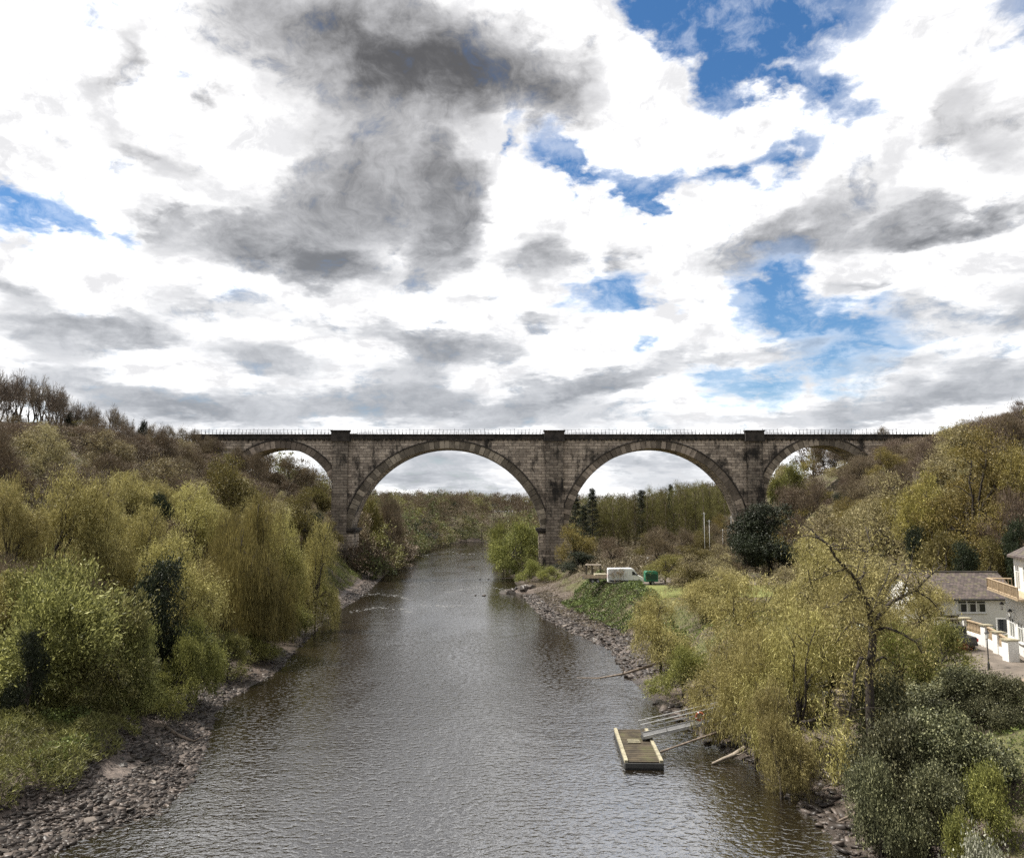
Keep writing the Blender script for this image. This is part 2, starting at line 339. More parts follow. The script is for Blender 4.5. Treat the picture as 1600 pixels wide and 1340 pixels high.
# ------------------------------------------------------------------ ground and water
def axis(segs):
    out = []
    for a, b, st in segs: out += list(np.arange(a, b, st))
    return np.array(out + [segs[-1][1]])
gx = axis([(-3000, -600, 200), (-600, -160, 20), (-160, -60, 2.5), (-60, -20, .55), (-20, 3, .9), (3, 34, .5), (34, 56, .8), (56, 160, 2.5), (160, 600, 20), (600, 3000, 200)])
gy = axis([(-400, 0, 25), (0, 30, 3), (30, 75, .5), (75, 130, .8), (130, 220, 1.2), (220, 500, 4), (500, 900, 20), (900, 4200, 150)])
X, Y = np.meshgrid(gx, gy); Z = hgt(X, Y)
nx, ny = len(gx), len(gy); idx = np.arange(nx * ny).reshape(ny, nx)
Fq = np.stack((idx[:-1, :-1], idx[:-1, 1:], idx[1:, 1:], idx[1:, :-1]), -1).reshape(-1, 4)
def mat_ground():
    t = NT('ground'); p = t.pos(); s = t.N.new('ShaderNodeSeparateXYZ'); t.L.new(p, s.inputs[0]); z = s.outputs[2]
    n1 = t.noise(p, .35, 6, .6); n2 = t.noise(p, 2.2, 8, .65); n3 = t.noise(p, 9, 5, .6)
    mud = t.mix(t.rng(n2, .35, .65), (.075, .058, .048), (.165, .13, .108))
    mud = t.mix(t.rng(n3, .52, .62), mud, (.05, .04, .034))
    wet = t.rng(t.math('ADD', z, t.math('MULTIPLY_ADD', n2, .5, -.25)), .02, .45)
    mud = t.mix(wet, (.045, .036, .030), mud)
    soil = t.mix(t.rng(n2, .35, .65), (.055, .042, .028), (.125, .10, .065))
    moss = t.mix(t.rng(n3, .35, .65), (.05, .055, .02), (.12, .115, .04))
    land = t.mix(t.rng(n1, .42, .58), soil, moss)
    col = t.mix(t.rng(t.math('ADD', z, t.math('MULTIPLY_ADD', n1, 1.6, -.8)), 1.2, 2.4), mud, land)
    h = t.math('ADD', t.math('MULTIPLY', n2, 1.0), t.math('MULTIPLY', n3, .35))
    rough = t.rng(z, .1, 1.5, .32, .9)
    return t.done(t.pbsdf(col, rough, nrm=t.bump(h, .9, .12)))
ground = link('ground', mesh_np('ground', np.stack((X, Y, Z), -1).reshape(-1, 3), Fq, (mat_ground(),), True)); tag(ground, kind='structure')

def mat_water():
    t = NT('river_water'); p = t.pos()
    mp = t.N.new('ShaderNodeMapping'); t.L.new(p, mp.inputs[0]); mp.inputs['Scale'].default_value = (.85, 1.15, 1); v = mp.outputs[0]
    mp2 = t.N.new('ShaderNodeMapping'); t.L.new(p, mp2.inputs[0]); mp2.inputs['Scale'].default_value = (.16, .045, 1); big = t.noise(mp2.outputs[0], .8, 1.5, .5)
    a = t.noise(v, 2.3, 2, .5); b = t.noise(v, 5.6, 2, .5); c = t.noise(v, .33, 2, .5)
    h = t.math('ADD', t.math('MULTIPLY', a, .85), t.math('MULTIPLY', b, .18)); h = t.math('ADD', h, t.math('MULTIPLY', c, .7))
    ridge = t.math('SUBTRACT', 1.0, t.math('ABSOLUTE', t.math('MULTIPLY_ADD', a, 4.0, -2.0)))
    h = t.math('ADD', h, t.math('MULTIPLY', ridge, .16))
    s = t.N.new('ShaderNodeSeparateXYZ'); t.L.new(p, s.inputs[0]); calm = t.rng(s.outputs[1], 45., 150., 1.0, .34)
    h = t.math('MULTIPLY', t.math('MULTIPLY', h, t.rng(big, .36, .60, .62, 1.2)), calm)
    n = t.N.new('ShaderNodeBsdfPrincipled'); n.inputs['Base Color'].default_value = (.012, .009, .005, 1); n.inputs['Roughness'].default_value = .04
    n.inputs['IOR'].default_value = 5.0; t.L.new(t.bump(h, 1.0, .13), n.inputs['Normal'])
    return t.done(n)
wx = axis([(-400, -60, 40), (-60, 60, 10), (60, 900, 60)]); wy = axis([(-400, 0, 50), (0, 500, 10), (500, 3000, 100)])
Xw, Yw = np.meshgrid(wx, wy); iw = np.arange(Xw.size).reshape(Xw.shape)
river = link('river_water', mesh_np('river_water', np.stack((Xw, Yw, 0 * Xw), -1).reshape(-1, 3), np.stack((iw[:-1, :-1], iw[:-1, 1:], iw[1:, 1:], iw[1:, :-1]), -1).reshape(-1, 4), (mat_water(),)))
tag(river, kind='structure')

def drape(name, poly_fn, x0, x1, y0, y1, st, mat, lift=.03):      # a sheet following the ground
    xs = np.arange(x0, x1 + .01, st); ys = np.arange(y0, y1 + .01, st); A, B = np.meshgrid(xs, ys); U = poly_fn(A, B)
    Zz = hgt(A, B) + lift; ii = np.arange(A.size).reshape(A.shape)
    Q = np.stack((ii[:-1, :-1], ii[:-1, 1:], ii[1:, 1:], ii[1:, :-1]), -1).reshape(-1, 4)
    keep = U.ravel()[Q].all(1); Q = Q[keep]
    o = link(name, mesh_np(name, np.stack((A, B, Zz), -1).reshape(-1, 3), Q, (mat,), True)); return tag(o, kind='structure')
lawnm = NT('lawn'); _n = lawnm.noise(lawnm.pos(), 2.5, 6, .6); M['lawn'] = lawnm.done(lawnm.pbsdf(lawnm.mix(lawnm.rng(_n, .3, .7), (.09, .105, .025), (.17, .185, .045)), .9))
M['gravelroad'] = plain('gravel_surface', (.13, .108, .088), .9, var=.3, scale=.8, dirt=(.13, .105, .08), bump=.03)
M['dirtpath'] = plain('dirt_path', (.20, .155, .115), .9, var=.35, scale=.9, dirt=(.10, .075, .055), bump=.04)
drape('lawn', lambda a, b: (b < 134.5) & (b > 116) & (a > 17 + (134 - b) * .12), 16, 45, 114, 136, .6, M['lawn'])
drape('yard_track', lambda a, b: (b > 135) & (b < 150) & (a > 14), 13, 45, 134, 152, .7, M['gravelroad'])
drape('car_park', lambda a, b: (b > 56) & (b < 76.5), 34.5, 50, 55, 78, .6, M['gravelroad'])
drape('dirt_path', lambda a, b: np.abs(a - (33.6 + (b - 50) * .28 + .6 * np.sin(b * .4))) < 1.9, 24, 44, 26, 58, .4, M['dirtpath'], .05)

# ------------------------------------------------------------------ trees
def unit(v): return v / (np.linalg.norm(v, axis=-1, keepdims=True) + 1e-9)
def blades(P, D, L, W, rng):              # leaf- or twig-shaped quads
    n = len(P); D = unit(D); S = unit(np.cross(D, rng.normal(size=(n, 3)))); Nn = np.cross(D, S)
    L = np.broadcast_to(L, n)[:, None]; W = np.broadcast_to(W, n)[:, None]
    a = P; b = P + D * L * .45 + S * W / 2 + Nn * W * .15; c = P + D * L; d = P + D * L * .5 - S * W / 2 + Nn * W * .15
    V = np.stack((a, b, c, d), 1).reshape(-1, 3); return V, np.arange(4 * n).reshape(n, 4)
def auto_lobes(rng, H, Wd, hb, n, flat=1.0):
    n = int(n * 1.5); out = []; cz = (H + hb) / 2; rz_ = (H - hb) / 2; rx = Wd / 2
    for i in range(n):
        a = 2.4 * i + rng.rand() * .8; q = .25 + .42 * rng.rand() if i else 0
        r = (.27 + .22 * rng.rand()) * rx
        lo, hi = hb + r * .55 * flat, H - r * .95 * flat
        zc = lo + (hi - lo) * (((i * .618 + .3) % 1) if i > 1 else (.95, .25)[i]); q = q * (1.35 - .55 * (zc - lo) / max(.1, hi - lo)) if i > 1 else q
        out.append(((math.cos(a) * q * rx * 1.15, math.sin(a) * q * rx * 1.15, min(zc, hi)), (r, r, r * flat * (.8 + .3 * rng.rand()))))
    return out
def crown_pts(rng, lobes, nclump):
    w = np.array([l[1][0] * l[1][2] for l in lobes]); w = w / w.sum(); li = rng.choice(len(lobes), nclump, p=w)
    c = np.array([l[0] for l in lobes])[li]; r = np.array([l[1] for l in lobes])[li]
    d = unit(rng.normal(size=(nclump, 3)) + (0, 0, .35)); q = rng.rand(nclump, 1) ** .30 * (1 + .18 * np.sin(d[:, :1] * 9 + li[:, None]) * np.cos(d[:, 1:2] * 8 + d[:, 2:] * 7))
    return c + d * r * q, d
def crown(rng, lobes, nclump, per, rc, L, W, mode, zmin=.3):
    nclump = int(nclump * .8)
    cp, cd = crown_pts(rng, lobes, nclump)
    ctr = np.mean([l[0] for l in lobes], 0)
    out = unit(cp - ctr * (1, 1, .8))
    n = nclump * per; k = np.repeat(np.arange(nclump), per)
    sz = (.35 + 1.3 * rng.rand(nclump) ** 1.5)[k][:, None]
    P = cp[k] + rng.normal(size=(n, 3)) * rc * sz * (1, 1, .75)
    O = out[k]; Rn = rng.normal(size=(n, 3))
    if mode == 'droop':
        sd = rng.rand(n, 1); P = P + O * sd * rc * .8 - np.array((0, 0, 1.)) * (sd ** 1.6) * rc * 2.0
        D = O * (.9 - sd) + np.array((0, 0, -1.)) * (sd * 1.6 - .1) + Rn * .38
    elif mode == 'curtain':
        sd = rng.rand(n, 1); P[:, 2:] -= (sd ** 1.3) * 6.0 * np.clip(P[:, 2:] / 9, .35, 1.0); D = np.array((0, 0, -1.)) + O * .15 + Rn * .16
    elif mode == 'twig': D = O * .9 + np.array((0, 0, .7)) + Rn * .55
    elif mode == 'upright': D = O * .25 + np.array((0, 0, 1.)) + Rn * .3
    elif mode == 'needle': D = O * .8 + np.array((0, 0, .15)) + Rn * .5
    elif mode == 'spray': D = O * 1.0 + Rn * .55 + np.array((0, 0, .1)); P[:, 2] -= .25 * np.abs(Rn[:, 0]) * rc
    else: D = Rn + O * .6
    ok = P[:, 2] > zmin + rng.rand(n) * .5; P = P[ok]; D = D[ok]
    sc = .5 + 1.0 * rng.rand(len(P)) ** 1.6
    return blades(P, D, L * sc, W * (.7 + .6 * rng.rand(len(P))), rng) + (cp,)
def limbs(rng, lobes, H, r0, cp, lean=0.0, extra=26, forkz=.25, wob=.35):
    t = MB(); fz = H * forkz
    base = [np.array((0, 0, -1.2)), np.array((rng.normal() * .1, rng.normal() * .1, fz * .5)), np.array((lean + rng.normal() * .15, rng.normal() * .15, fz))]
    t.tube(base, [r0 * 1.25, r0, r0 * .85], 8)
    nodes = []
    for (c, r) in lobes:
        c = np.array(c); s = base[2]; k = 5; pts = []
        for i in range(k + 1):
            q = i / k; p = s * (1 - q) + c * q; p[2] += math.sin(q * math.pi) * .06 * H * (1 if c[2] > fz else .4)
            if 0 < i < k: p = p + rng.normal(size=3) * wob * .6
            pts.append(p)
        t.tube(pts, list(np.linspace(r0 * .62, r0 * .16, k + 1)), 6); nodes += [(p, r0 * .3) for p in pts[2:]]
    NP = np.array([n[0] for n in nodes])
    for j in rng.choice(len(cp), min(extra, len(cp)), replace=False):
        e = cp[j]; i = np.argmin(((NP - e) ** 2).sum(1) + (NP[:, 2] > e[2]) * 4); s = NP[i]
        m_ = (s + e) / 2 + rng.normal(size=3) * .2 + (0, 0, .25); t.tube([s, m_, e], [r0 * .2, r0 * .12, r0 * .04], 4, cap=False)
    return t
def bare(rng, H, Wd, r0, depth=5, tk=1.0):        # a leafless tree: limbs in the trunk mesh, fine twigs in the crown mesh
    t = MB(); tw = []
    def br(p, d, L, r, lv):
        k = 3 if lv < 3 else 2; pts = [p]; dd = d
        for i in range(k):
            dd = unit(dd + rng.normal(size=3) * (.10 + .05 * lv) + np.array((0, 0, .10))); pts.append(pts[-1] + dd * L / k)
        if lv < depth - 2: t.tube(pts, list(np.linspace(r, r * .62, k + 1)), 6 if lv < 2 else 4, cap=lv == 0)
        else:
            for a, b in zip(pts[:-1], pts[1:]): tw.append((a, b - a, max(r * 2, .045) * tk))
        if lv >= depth: return
        nch = (3, 3, 3, 4, 4, 3)[lv]
        for j in range(nch):
            f = pts[-1] if j < 2 else pts[-2] * .5 + pts[-1] * .5
            ax = unit(np.cross(dd, rng.normal(size=3))); sp = .28 + .42 * rng.rand()
            if lv >= 2 and j >= 2: sp += .25
            br(f, unit(dd * math.cos(sp) + ax * math.sin(sp) * (Wd / H) * 1.5), L * (.70 + .2 * rng.rand()), r * .6, lv + 1)
    br(np.array((0, 0, -.8)), np.array((0, 0, 1.)), H * .17, r0, 0)
    P = np.array([a for a, b, c in tw]); D = np.array([b for a, b, c in tw]); Wt = np.array([c for a, b, c in tw]); Ln = np.linalg.norm(D, axis=1)
    V, F = blades(P, D, Ln * 1.15, Wt, rng)
    n = len(P); P2 = np.repeat(P + D * .7, 2, 0); D2 = np.repeat(unit(D), 2, 0) + rng.normal(size=(2 * n, 3)) * .45
    V2, F2 = blades(P2, D2, np.repeat(Ln, 2) * 1.2, .036 * tk, rng)
    return t, np.concatenate((V, V2)), np.concatenate((F, F2 + len(V)))

PROTO = {}
def proto(kind, var=0):
    key = (kind, var)
    if key in PROTO: return PROTO[key]
    rng = np.random.RandomState(abs(hash(kind.encode().hex())) % 1 + sum(map(ord, kind)) * 7 + var * 101)
    bark = M['bark']; cp = None
    def std(H, Wd, hb, nl, ncl, per, rc, L, W, mode, mat, flat=1.0, r0=.22, extra=26, zmin=.3):
        lb = auto_lobes(rng, H - rc * .8, Wd - rc, hb, nl, flat); V, F, cpp = crown(rng, lb, ncl, per, rc, L, W, mode, zmin)
        return H, Wd, V, F, M[mat], limbs(rng, lb, H, r0, cpp, extra=extra)
    if kind == 'willow': r = std(11, 11, .5, 11, 440, 92, .50, .36, .056, 'droop', 'willow', r0=.26, extra=70)
    elif kind == 'weeping': r = std(15, 11, 3.0, 13, 460, 150, .50, .60, .045, 'curtain', 'weep', r0=.4, extra=30, zmin=.6)
    elif kind == 'shrub': r = std(6.5, 8, .2, 11, 420, 70, .46, .26, .085, 'spray', 'green', r0=.12, extra=50)
    elif kind == 'fresh': r = std(6.5, 7, .3, 9, 360, 70, .42, .26, .06, 'spray', 'fresh', r0=.12, extra=60)
    elif kind == 'olive': r = std(9, 9, 1.0, 9, 360, 60, .42, .24, .085, 'leaf', 'olive', r0=.2)
    elif kind == 'brown': r = std(10, 8.5, 1.0, 8, 330, 46, .55, .62, .034, 'twig', 'brown', r0=.17, extra=60)
    elif kind == 'russet': r = std(10, 8.5, 1.5, 8, 330, 46, .55, .58, .034, 'twig', 'russet', r0=.17, extra=60)
    elif kind == 'bud': r = std(10, 9, 1.2, 8, 360, 44, .48, .26, .075, 'leaf', 'bud', r0=.18, extra=80)
    elif kind == 'spring': r = std(13, 12, 2, 11, 520, 66, .48, .26, .085, 'leaf', 'spring', r0=.28, extra=80)
    elif kind == 'ever': r = std(9, 9, .2, 10, 520, 62, .42, .26, .09, 'leaf', 'ever', r0=.2, extra=10)
    elif kind == 'ivy': r = std(3.2, 6, .1, 10, 460, 88, .27, .125, .075, 'leaf', 'ivy', flat=.6, r0=.07, extra=60, zmin=0)
    elif kind == 'ybush': r = std(3.0, 4.5, .1, 7, 300, 50, .24, .15, .06, 'leaf', 'fresh', flat=.8, r0=.06, extra=50, zmin=0)
    elif kind == 'white': r = std(2.2, 4, .1, 7, 260, 40, .22, .12, .08, 'leaf', 'blossom', flat=.6, r0=.05, extra=50, zmin=0)
    elif kind == 'poplar':
        H, Wd = 18, 4.2
        lb = [((rng.normal() * .4, rng.normal() * .4, z), (1.9 * (1 - abs(z - 9.5) / 15), 1.9 * (1 - abs(z - 9.5) / 15), 2.0)) for z in np.linspace(4.5, 15.8, 8)]
        V, F, cpp = crown(rng, lb, 260, 24, .5, .6, .05, 'upright'); t = MB(); t.tube([(0, 0, -1), (.1, 0, 6), (-.1, .1, 12), (0, 0, 17.2)], [.2, .16, .10, .03], 6)
        for j in range(60):
            e = cpp[j]; z0 = max(1.5, e[2] - 2.4); t.tube([(0, 0, z0), e], [.045, .015], 3, cap=False)
        r = (H, Wd, V, F, M['poplar'], t); bark = M['palebark']
    elif kind == 'pine':
        H, Wd = 15, 6.5; t = MB(); t.tube([(0, 0, -1), (.1, 0, 6), (0, .1, 15)], [.25, .17, .03], 7); cps = []
        for i in range(70):
            z = 3 + 11.6 * (i / 70) ** .9 + rng.rand() * .4; a = i * 2.4 + rng.rand(); Rr = (Wd / 2) * ((H - z) / 12.5) ** .75 * (.7 + .45 * rng.rand()) + .25
            e = np.array((math.cos(a) * Rr, math.sin(a) * Rr, z + Rr * .05)); t.tube([(0, 0, z - .2), e], [.05, .015], 3, cap=False)
            for q in np.linspace(.35, 1, 6): cps.append(np.array((0, 0, z - .2)) * (1 - q) + e * q)
        cps = np.array(cps); per = 34; k = np.repeat(np.arange(len(cps)), per); P = cps[k] + rng.normal(size=(len(k), 3)) * (.30, .30, .14)
        V, F = blades(P, unit(P * (1, 1, 0)) * .7 + rng.normal(size=P.shape) * .5 + (0, 0, .1), .3, .07, rng); r = (H, Wd, V, F, M['pine'], t)
    elif kind == 'bare':
        t, V, F = bare(rng, 11, 7, .25, 5); mx = V[:, 2].max(); wd = np.percentile(np.abs(V[:, :2]), 98) * 2; r = (mx, wd, V, F, M['twigdark'], t)
    elif kind == 'sapling':
        t, V, F = bare(rng, 4.5, 3.4, .05, 4, .5); mx = V[:, 2].max(); wd = np.percentile(np.abs(V[:, :2]), 98) * 2; r = (mx, wd, V, F, M['brown'], t)
    H, Wd, V, F, mat, t = r
    H = float(np.percentile(V[:, 2], 99.7)); Wd = 2 * float(np.percentile(np.hypot(V[:, 0], V[:, 1]), 96))
    cm = mesh_np('crown_' + kind, V, F, (mat,)); tmp = t.build('trunk', bark, smooth=True); tm = tmp.data; bpy.data.objects.remove(tmp)
    PROTO[key] = (cm, tm, H, Wd); return PROTO[key]
NAMES = dict(willow='willow_tree', weeping='weeping_willow', shrub='leafy_shrub', fresh='leafy_shrub', olive='broadleaf_tree', brown='bare_tree', russet='bare_tree', bud='budding_tree', spring='broadleaf_tree',
             ever='evergreen_tree', ivy='ivy_thicket', ybush='leafy_bush', white='blossom_bush', poplar='poplar_tree', pine='pine_tree', bare='bare_tree', sapling='bare_sapling')
CATS = dict(willow='willow tree', weeping='weeping willow', shrub='shrub', fresh='shrub', olive='tree', brown='bare tree', russet='bare tree', bud='tree', spring='tree', ever='evergreen', ivy='ivy thicket',
            ybush='bush', white='blossom bush', poplar='poplar', pine='pine tree', bare='bare tree', sapling='sapling')
NTREE = [0]
def tree_at(kind, x, y, H, Wd, label, group=None, var=None, rz=None, sink=.15, name=None):
    NTREE[0] += 1; i = NTREE[0]
    cm, tm, H0, W0 = proto(kind, (i % 2 if kind in ('willow', 'brown', 'russet', 'bare', 'shrub', 'spring', 'bud', 'poplar') else 0) if var is None else var)
    o = empty(name or NAMES[kind], (x, y, float(hgt(x, y)) - sink), rz if rz is not None else (i * 2.39996) % 6.283, label, CATS[kind], group)
    o.scale = (Wd / W0, Wd / W0 * (.9 + .2 * ((i * .618) % 1)), H / H0)
    link('trunk', tm, o); link('crown', cm, o); return o
def tree(kind, px, Y, top, wpx, label, group=None, **k):     # a tree read off the photograph: column, distance, top row, width
    p = atY(px, top, Y); W = wpx * Y / FPX; H = p[2] - float(hgt(p[0], Y)) + .15
    return tree_at(kind, p[0], Y, max(H, 1.2), W, label, group, **k)

T = [ # left bank, near to far
 ('shrub', 70, 57, 905, 215, 'yellow-green arching shrub at the left frame edge above the mossy bank'),
 ('shrub', 165, 61, 925, 165, 'broad green shrub overhanging the rocky shore beside the dark gap at far left'),
 ('shrub', 120, 68, 872, 200, 'bright green mounded shrub just behind the front shrubs at far left'),
 ('shrub', 20, 66, 890, 150, 'green shrub cut by the left frame edge behind the front shrubs'),
 ('ever', 262, 70, 872, 120, 'dark holly with drooping boughs between green shrubs and the weeping willow'),
 ('ever', 50, 54, 985, 60, 'small dark evergreen clump in front of the leftmost yellow-green shrub'),
 ('shrub', 215, 63, 965, 90, 'green shrub with bare lower stems beside the dark holly'),
 ('fresh', 312, 71, 962, 82, 'drooping yellow-green bush directly above the curved mud bank'),
 ('fresh', 285, 67, 990, 80, 'low shaggy bush under the dark holly'),
 ('weeping', 404, 94, 782, 122, 'tall golden weeping willow trailing curtains to the rocky shore'),
 ('weeping', 365, 98, 800, 85, 'second weeping willow tucked behind the tall golden one'),
 ('willow', 496, 118, 815, 72, 'rounded pale willow at the waterside right of the weeping willow'),
 ('willow', 285, 84, 828, 140, 'straw-coloured willow behind the dark holly'),
 ('willow', 300, 104, 757, 120, 'golden round-topped willow high behind the straw-coloured one'),
 ('willow', 395, 112, 783, 125, 'golden domed willow rising behind the weeping willow'),
 ('willow', 448, 112, 800, 80, 'golden willow leaning over the right side of the weeping willow'),
 ('willow', 95, 84, 732, 150, 'large pale gold willow in the middle of the left slope'),
 ('willow', 170, 86, 745, 120, 'pale gold willow right of the large one on the left slope'),
 ('willow', 20, 80, 745, 110, 'pale willow at the left frame edge below the brown hillside'),
 ('willow', 225, 96, 790, 90, 'gold willow in the hollow between the two slope willows'),
 ('olive', 364, 136, 712, 96, 'dome-shaped olive green tree standing out of the brown hillside'),
 ('ever', 250, 110, 770, 46, 'narrow dark evergreen beside the pale slope willows'),
 ('fresh', 402, 92, 978, 80, 'low bush trailing over the stones under the weeping willow'), ('fresh', 458, 106, 938, 62, 'low bush under the right side of the weeping willow'), ('fresh', 358, 82, 990, 72, 'low shaggy bush left of the weeping willow foot'), ('fresh', 505, 128, 895, 46, 'low bush under the rounded waterside willow'),
 ('brown', 20, 147, 648, 80, 'low brown tree at the feet of the leftmost skyline trees'), ('russet', 75, 147, 650, 80, 'low russet tree at the feet of the skyline trees'), ('brown', 155, 148, 654, 70, 'low brown tree right of the gorse-like bush on the skyline'),
 ('fresh', 1466, 58, 968, 100, 'light green bush screening the rear of the parked vehicles'),
 ('brown', 60, 138, 668, 110, 'brown tree on the crest below the leftmost bare trees'), ('russet', 130, 140, 664, 100, 'russet tree on the crest below the middle of the bare trees'),
 ('brown', 190, 142, 664, 90, 'brown tree on the crest right of the gorse-like bush'), ('brown', 0, 136, 664, 90, 'brown tree on the crest cut by the left frame edge'),
 ('brown', 245, 150, 672, 80, 'brown tree on the crest below the small black-green evergreen'),
 ('olive', 478, 165, 762, 80, 'dark olive tree against the left pier of the viaduct'),
 ('ever', 492, 170, 800, 60, 'dark evergreen low beside the left viaduct pier'),
 ('olive', 125, 152, 657, 60, 'low olive gorse-like bush on the skyline at left'),
 ('ever', 225, 152, 657, 26, 'small black-green evergreen on the left skyline'),
 ('ever', 108, 158, 645, 30, 'dark ivy-covered clump on the skyline among bare trees'),
 ('bud', 245, 120, 712, 90, 'pale budding tree among brown trees on the left slope'),
 # middle, by the viaduct
 ('spring', 900, 186, 818, 66, 'rounded yellow-green tree right of the middle viaduct pier'),
 ('fresh', 806, 214, 812, 80, 'bright green willow left of the middle viaduct pier'),
 ('fresh', 786, 226, 815, 55, 'pale green willow hanging over the far right shore'),
 ('fresh', 828, 192, 872, 40, 'low green bush at the foot of the middle viaduct pier'),
 ('fresh', 858, 184, 884, 44, 'green bush hiding the base of the middle viaduct pier'),
 ('russet', 955, 180, 838, 52, 'pinkish bare shrub tree behind the white van'),
 ('ever', 903, 180, 862, 62, 'black-green yew beneath the rounded yellow-green tree'),
 ('ever', 1198, 150, 786, 150, 'big dark evergreen in front of the right viaduct pier'),
 ('ever', 1165, 146, 835, 80, 'dark evergreen skirt left of the big dark evergreen'),
 ('olive', 1040, 138, 866, 70, 'rounded hedge tree right of the green horse trailer'),
 ('olive', 1088, 118, 880, 78, 'ivy-dark round tree above the riverside willows'),
 ('olive', 1070, 158, 852, 80, 'low olive tree in the hedge behind the yard'),
 ('bud', 1120, 165, 850, 60, 'pale budding tree beneath the white poles'),
 ('brown', 1135, 130, 862, 60, 'brown bare tree left of the big dark evergreen'),
 ('sapling', 967, 134, 884, 32, 'tiny bare sapling with a fan of twigs in front of the white van'),
 # right bank willows
 ('willow', 1030, 84, 925, 125, 'riverside willow with dark forked limbs nearest the rocky point'),
 ('fresh', 1065, 74, 1004, 100, 'bright lime bush hanging over the landing walkway'),
 ('willow', 1125, 100, 890, 130, 'golden willow behind the riverside willow'),
 ('willow', 1190, 66, 905, 190, 'wide golden willow in the centre of the right bank'),
 ('willow', 1130, 62, 980, 130, 'golden willow above the gangway landing'),
 ('willow', 1175, 56, 985, 130, 'full golden willow hiding the bank end of the gangway'),
 ('willow', 1290, 60, 930, 140, 'golden willow close behind the dark-limbed tree on its left'),
 ('willow', 1240, 54, 950, 175, 'near golden willow trailing over the mud beach'),
 ('willow', 1215, 50, 1060, 110, 'low golden willow spilling down to the mud beach'),
 ('willow', 1270, 84, 838, 130, 'upright golden willow behind the dark-limbed tree'),
 ('willow', 1330, 74, 872, 120, 'golden willow behind the fork of the dark-limbed tree'),
 ('fresh', 1405, 60, 975, 110, 'light green bush behind the ivy thicket near the parked vehicles'),
 ('willow', 1432, 70, 905, 105, 'thin golden willow in front of the white lodge'),
 ('bud', 1225, 108, 885, 90, 'pale straw tree below the big dark evergreen'),
 ('bud', 1290, 110, 800, 110, 'pale straw tree left of the yellow hillside trees'),
 # behind the arches and on the right slope
 ('fresh', 1232, 214, 722, 70, 'bright olive-green tree filling the left of the fourth arch'),
 ('bare', 1300, 222, 698, 60, 'reddish bare tree seen through the fourth arch'),
 ('bare', 1335, 218, 706, 56, 'bare tree at the right side inside the fourth arch'),
 ('brown', 1278, 190, 745, 90, 'brown twiggy tree below the fourth arch'),
 ('ever', 1318, 176, 768, 50, 'dark ivy-clad tree under the fourth arch'),
 ('russet', 1225, 194, 758, 70, 'russet tree below the left of the fourth arch'),
 ('russet', 1395, 188, 690, 80, 'russet bare tree covering the right viaduct pier'),
 ('brown', 1430, 172, 700, 80, 'brown tree beside the small end arch'),
 ('bud', 1392, 122, 740, 120, 'straw yellow tree on the lower right slope'),
 ('bud', 1350, 140, 790, 80, 'straw yellow tree left edge of the right slope wood'),
 ('spring', 1515, 106, 672, 185, 'large golden-green tree leading the right slope'),
 ('spring', 1445, 108, 738, 110, 'golden-green tree left of the large one on the right slope'),
 ('spring', 1600, 100, 700, 130, 'golden-green tree cut by the right frame edge'),
 ('russet', 1575, 98, 762, 100, 'pinkish-grey budding tree high above the lodge roof'),
 ('russet', 1535, 140, 650, 110, 'russet twiggy tree on the crest of the right hill'),
 ('bud', 1490, 138, 660, 95, 'pale budding tree on the crest left of the russet one'),
 ('russet', 1592, 134, 626, 90, 'russet tree on the crest at the right frame edge'),
 ('ever', 1432, 104, 822, 55, 'ivy-black evergreen column left of the lodge roof'),
 ('ever', 1500, 94, 846, 60, 'dark evergreen right behind the lodge roof ridge'),
 ('ever', 1588, 92, 812, 55, 'tall dark conifer behind the white house gable'),
 ('olive', 1545, 95, 838, 80, 'olive evergreen tree behind the lodge roof'),
 ('olive', 1465, 97, 830, 80, 'olive tree behind the left end of the lodge roof'),
 # right foreground
 ('ivy', 1390, 52, 1050, 130, 'dark glossy ivy thicket around the foot of the dark-limbed tree'),
 ('ivy', 1500, 53, 1040, 150, 'dark glossy ivy thicket below the car park'),
 ('ivy', 1390, 44, 1120, 150, 'grey-green ivy thicket above the mud beach'),
 ('ivy', 1490, 45, 1110, 170, 'wide grey-green ivy thicket in the middle of the right foreground'),
 ('ivy', 1556, 50, 1052, 95, 'ivy thicket at the edge of the dirt path'),
 ('ivy', 1370, 40.5, 1190, 120, 'lowest ivy thicket right above the leaning trunk'),
 ('ivy', 1460, 41, 1190, 120, 'ivy thicket left of the round yellow-green bush'),
 ('ybush', 1545, 40, 1190, 80, 'round clipped-looking yellow-green bush at the lower right'),
 ('ybush', 1500, 37, 1262, 70, 'low green bush above the white blossom'),
 ('white', 1515, 34.5, 1296, 95, 'low white-flowering bush at the bottom right'),
]
